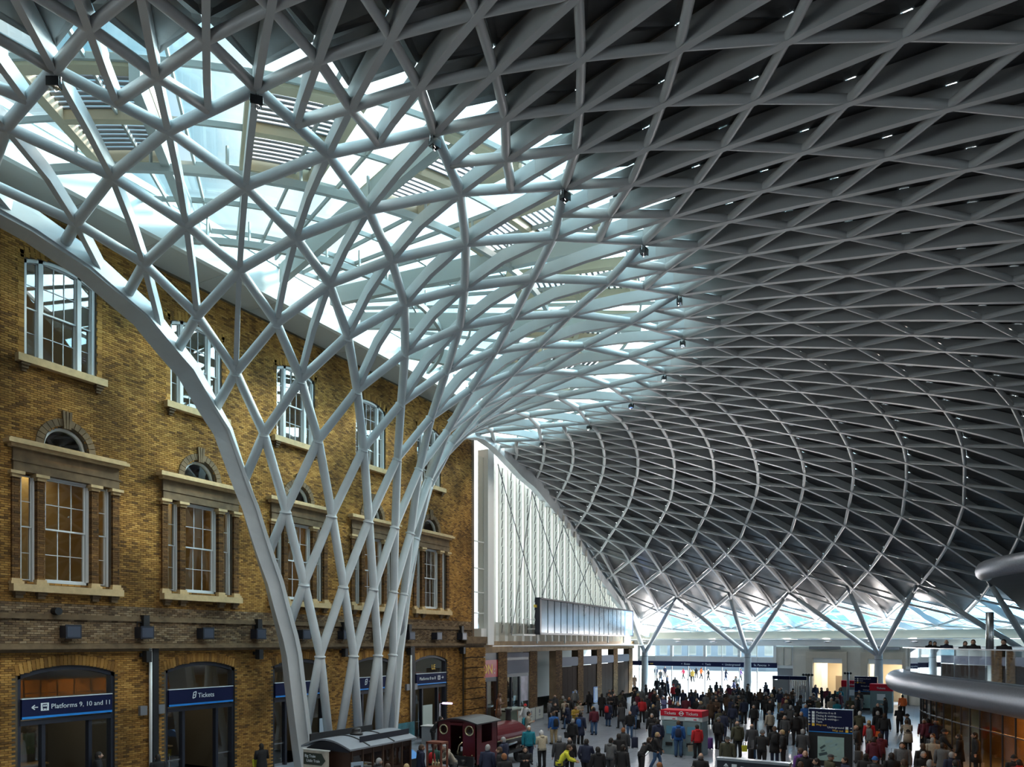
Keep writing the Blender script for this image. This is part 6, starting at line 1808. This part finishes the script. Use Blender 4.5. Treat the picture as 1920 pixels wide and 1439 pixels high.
for q, f in enumerate(folk):
    x, y, rz, j, tr, h, ps, ex, fz, pose, coat = f
    bm_, C_, J = PROTO[pose]
    hid = int(abs(x*31.7+y*17.3)*10)
    sc_ = .955+.085*((hid % 11)/10)
    o = link('person', bm_, None, (x, y, fz), rz+PI/2); o.scale = (sc_*1.12, sc_*1.12, sc_)
    tag(o, labels[q], 'person', 'travellers on the concourse' if fz < 1 else 'people on the mezzanine')
    if hid % 9 == 0 and h in ('dark', 'bald', 'hat'): setmat(o, SKIN2)
    c = link('coat' if coat else 'jacket', C_['coat' if coat else 'jacket'], o); setmat(c, cloth(j))
    c = link('trousers', C_['trousers'], o); setmat(c, cloth(tr))
    c = link('shoes', C_['shoes'], o)
    if h in ('darklong', 'brownlong'): c = link('long_hair', C_['hairlong'], o); setmat(c, hairm(h.replace('long', '')))
    elif h in ('hat', 'redhat', 'greyhat', 'knithat', 'bluehat'): c = link('knit_hat', C_['hat'], o); setmat(c, cloth({'hat': 'black', 'redhat': 'red', 'greyhat': 'grey', 'knithat': 'brown', 'bluehat': 'blue'}[h]))
    elif h == 'cap': c = link('peaked_cap', C_['cap'], o); setmat(c, cloth('charcoal'))
    elif h == 'bald': c = link('hair_fringe', C_['hairbald'], o)
    else: c = link('hair', C_['hair'], o); setmat(c, hairm(h))
    if not coat and hid % 2: c = link('hood', C_['hood'], o); setmat(c, cloth(j))
    R = Matrix.Rotation(rz+PI/2, 3, 'Z'); W_ = lambda v: Vector((x, y, fz))+R @ (Vector(v)*sc_)
    who = labels[q].replace('person in ', '').split(',')[0]
    near = desc[q][1][0]
    if ex.endswith('pack'):
        n0 = J['neck0']; backpack(W_((0, n0.y+.25+.1*math.sin(J['lean']), n0.z-.46)), rz+PI/2, J['lean'], {'teal': 'teal', 'black': 'black', 'red': 'red', 'blue': 'blue', 'navy': 'navy'}[ex[:-4]], '%s backpack worn over the %s by %s' % (ex[:-4], who, near))
    elif ex in ('yellowbag', 'handbag', 'shoulderbag', 'orangebag'):
        w = J['palmr'] if ex in ('yellowbag', 'handbag') else J['hipr']+Vector((.14, .02, 0))
        tote(W_((w.x+.10, w.y, w.z-.44 if ex != 'shoulderbag' else w.z-.20)), rz+PI/2+.3, {'yellowbag': 'yellow', 'handbag': 'beige', 'shoulderbag': 'black', 'orangebag': 'hivis'}[ex], '%s bag with %s person in %s by %s' % ({'yellowbag': 'bright yellow', 'handbag': 'beige', 'shoulderbag': 'black', 'orangebag': 'orange'}[ex], HAIRW[h].replace('a ', '').replace(' hair', '-haired'), who, near))
    elif ex.endswith('case'):
        p = W_((.42, .1, 0)); case(p, rz, {'blue': 'blue', 'purple': 'purple', 'grey': 'grey'}[ex[:-4]], '%s suitcase standing beside the person in the %s' % (ex[:-4], who))
# suitcases standing on the floor among the crowd
for q, (x, y, c) in enumerate([(13.1, 33.9, 'black'), (12.3, 37.9, 'navy'), (11.6, 38.6, 'navy'), (12.0, 44.4, 'black'), (9.4, 46.0, 'black'), (18.6, 36.6, 'black'), (21.4, 33.6, 'black'), (24.5, 36.8, 'grey'), (8.0, 52.5, 'charcoal'), (16.2, 44.9, 'black')]):
    k = 0
    while not free(x, y, .48) and k < 40: x += .11*math.cos(k); y += .11*math.sin(k*1.3)+.03; k += 1
    lm_ = min(LAND, key=lambda l: math.hypot(l[1]-x, l[2]-y))
    case((x, y, 0), rp_.uniform(0, 6), c, '%s wheeled suitcase on the floor, %s of the loose cases from the ticket kiosk' % (c, ['first', 'fifth', 'second', 'fourth', 'seventh', 'third', 'sixth', 'ninth', 'tenth', 'eighth'][q]), 'suitcases on the floor')
# bronze statue (same figure technique, cast as one piece)
t = thing('bronze_statue', 'brown bronze statue of a standing man in a long coat by the corner pier', 'statue', (.95, 42.95, 0), PI/2+.5)
b = MB(); b.box(-.35, .35, -.3, .3, 0, .12); b.build('plinth', BRONZE, t)
bm_, C_, J = PROTO['phone']
for nm, me_ in (('figure', bm_), ('coat', C_['coat']), ('trousers', C_['trousers']), ('shoes', C_['shoes']), ('hair', C_['hair'])):
    o = link(nm, me_, t, (0, 0, .12)); o.scale = (1.24,)*3
    for k in range(len(o.material_slots)): setmat(o, BRONZE, k)
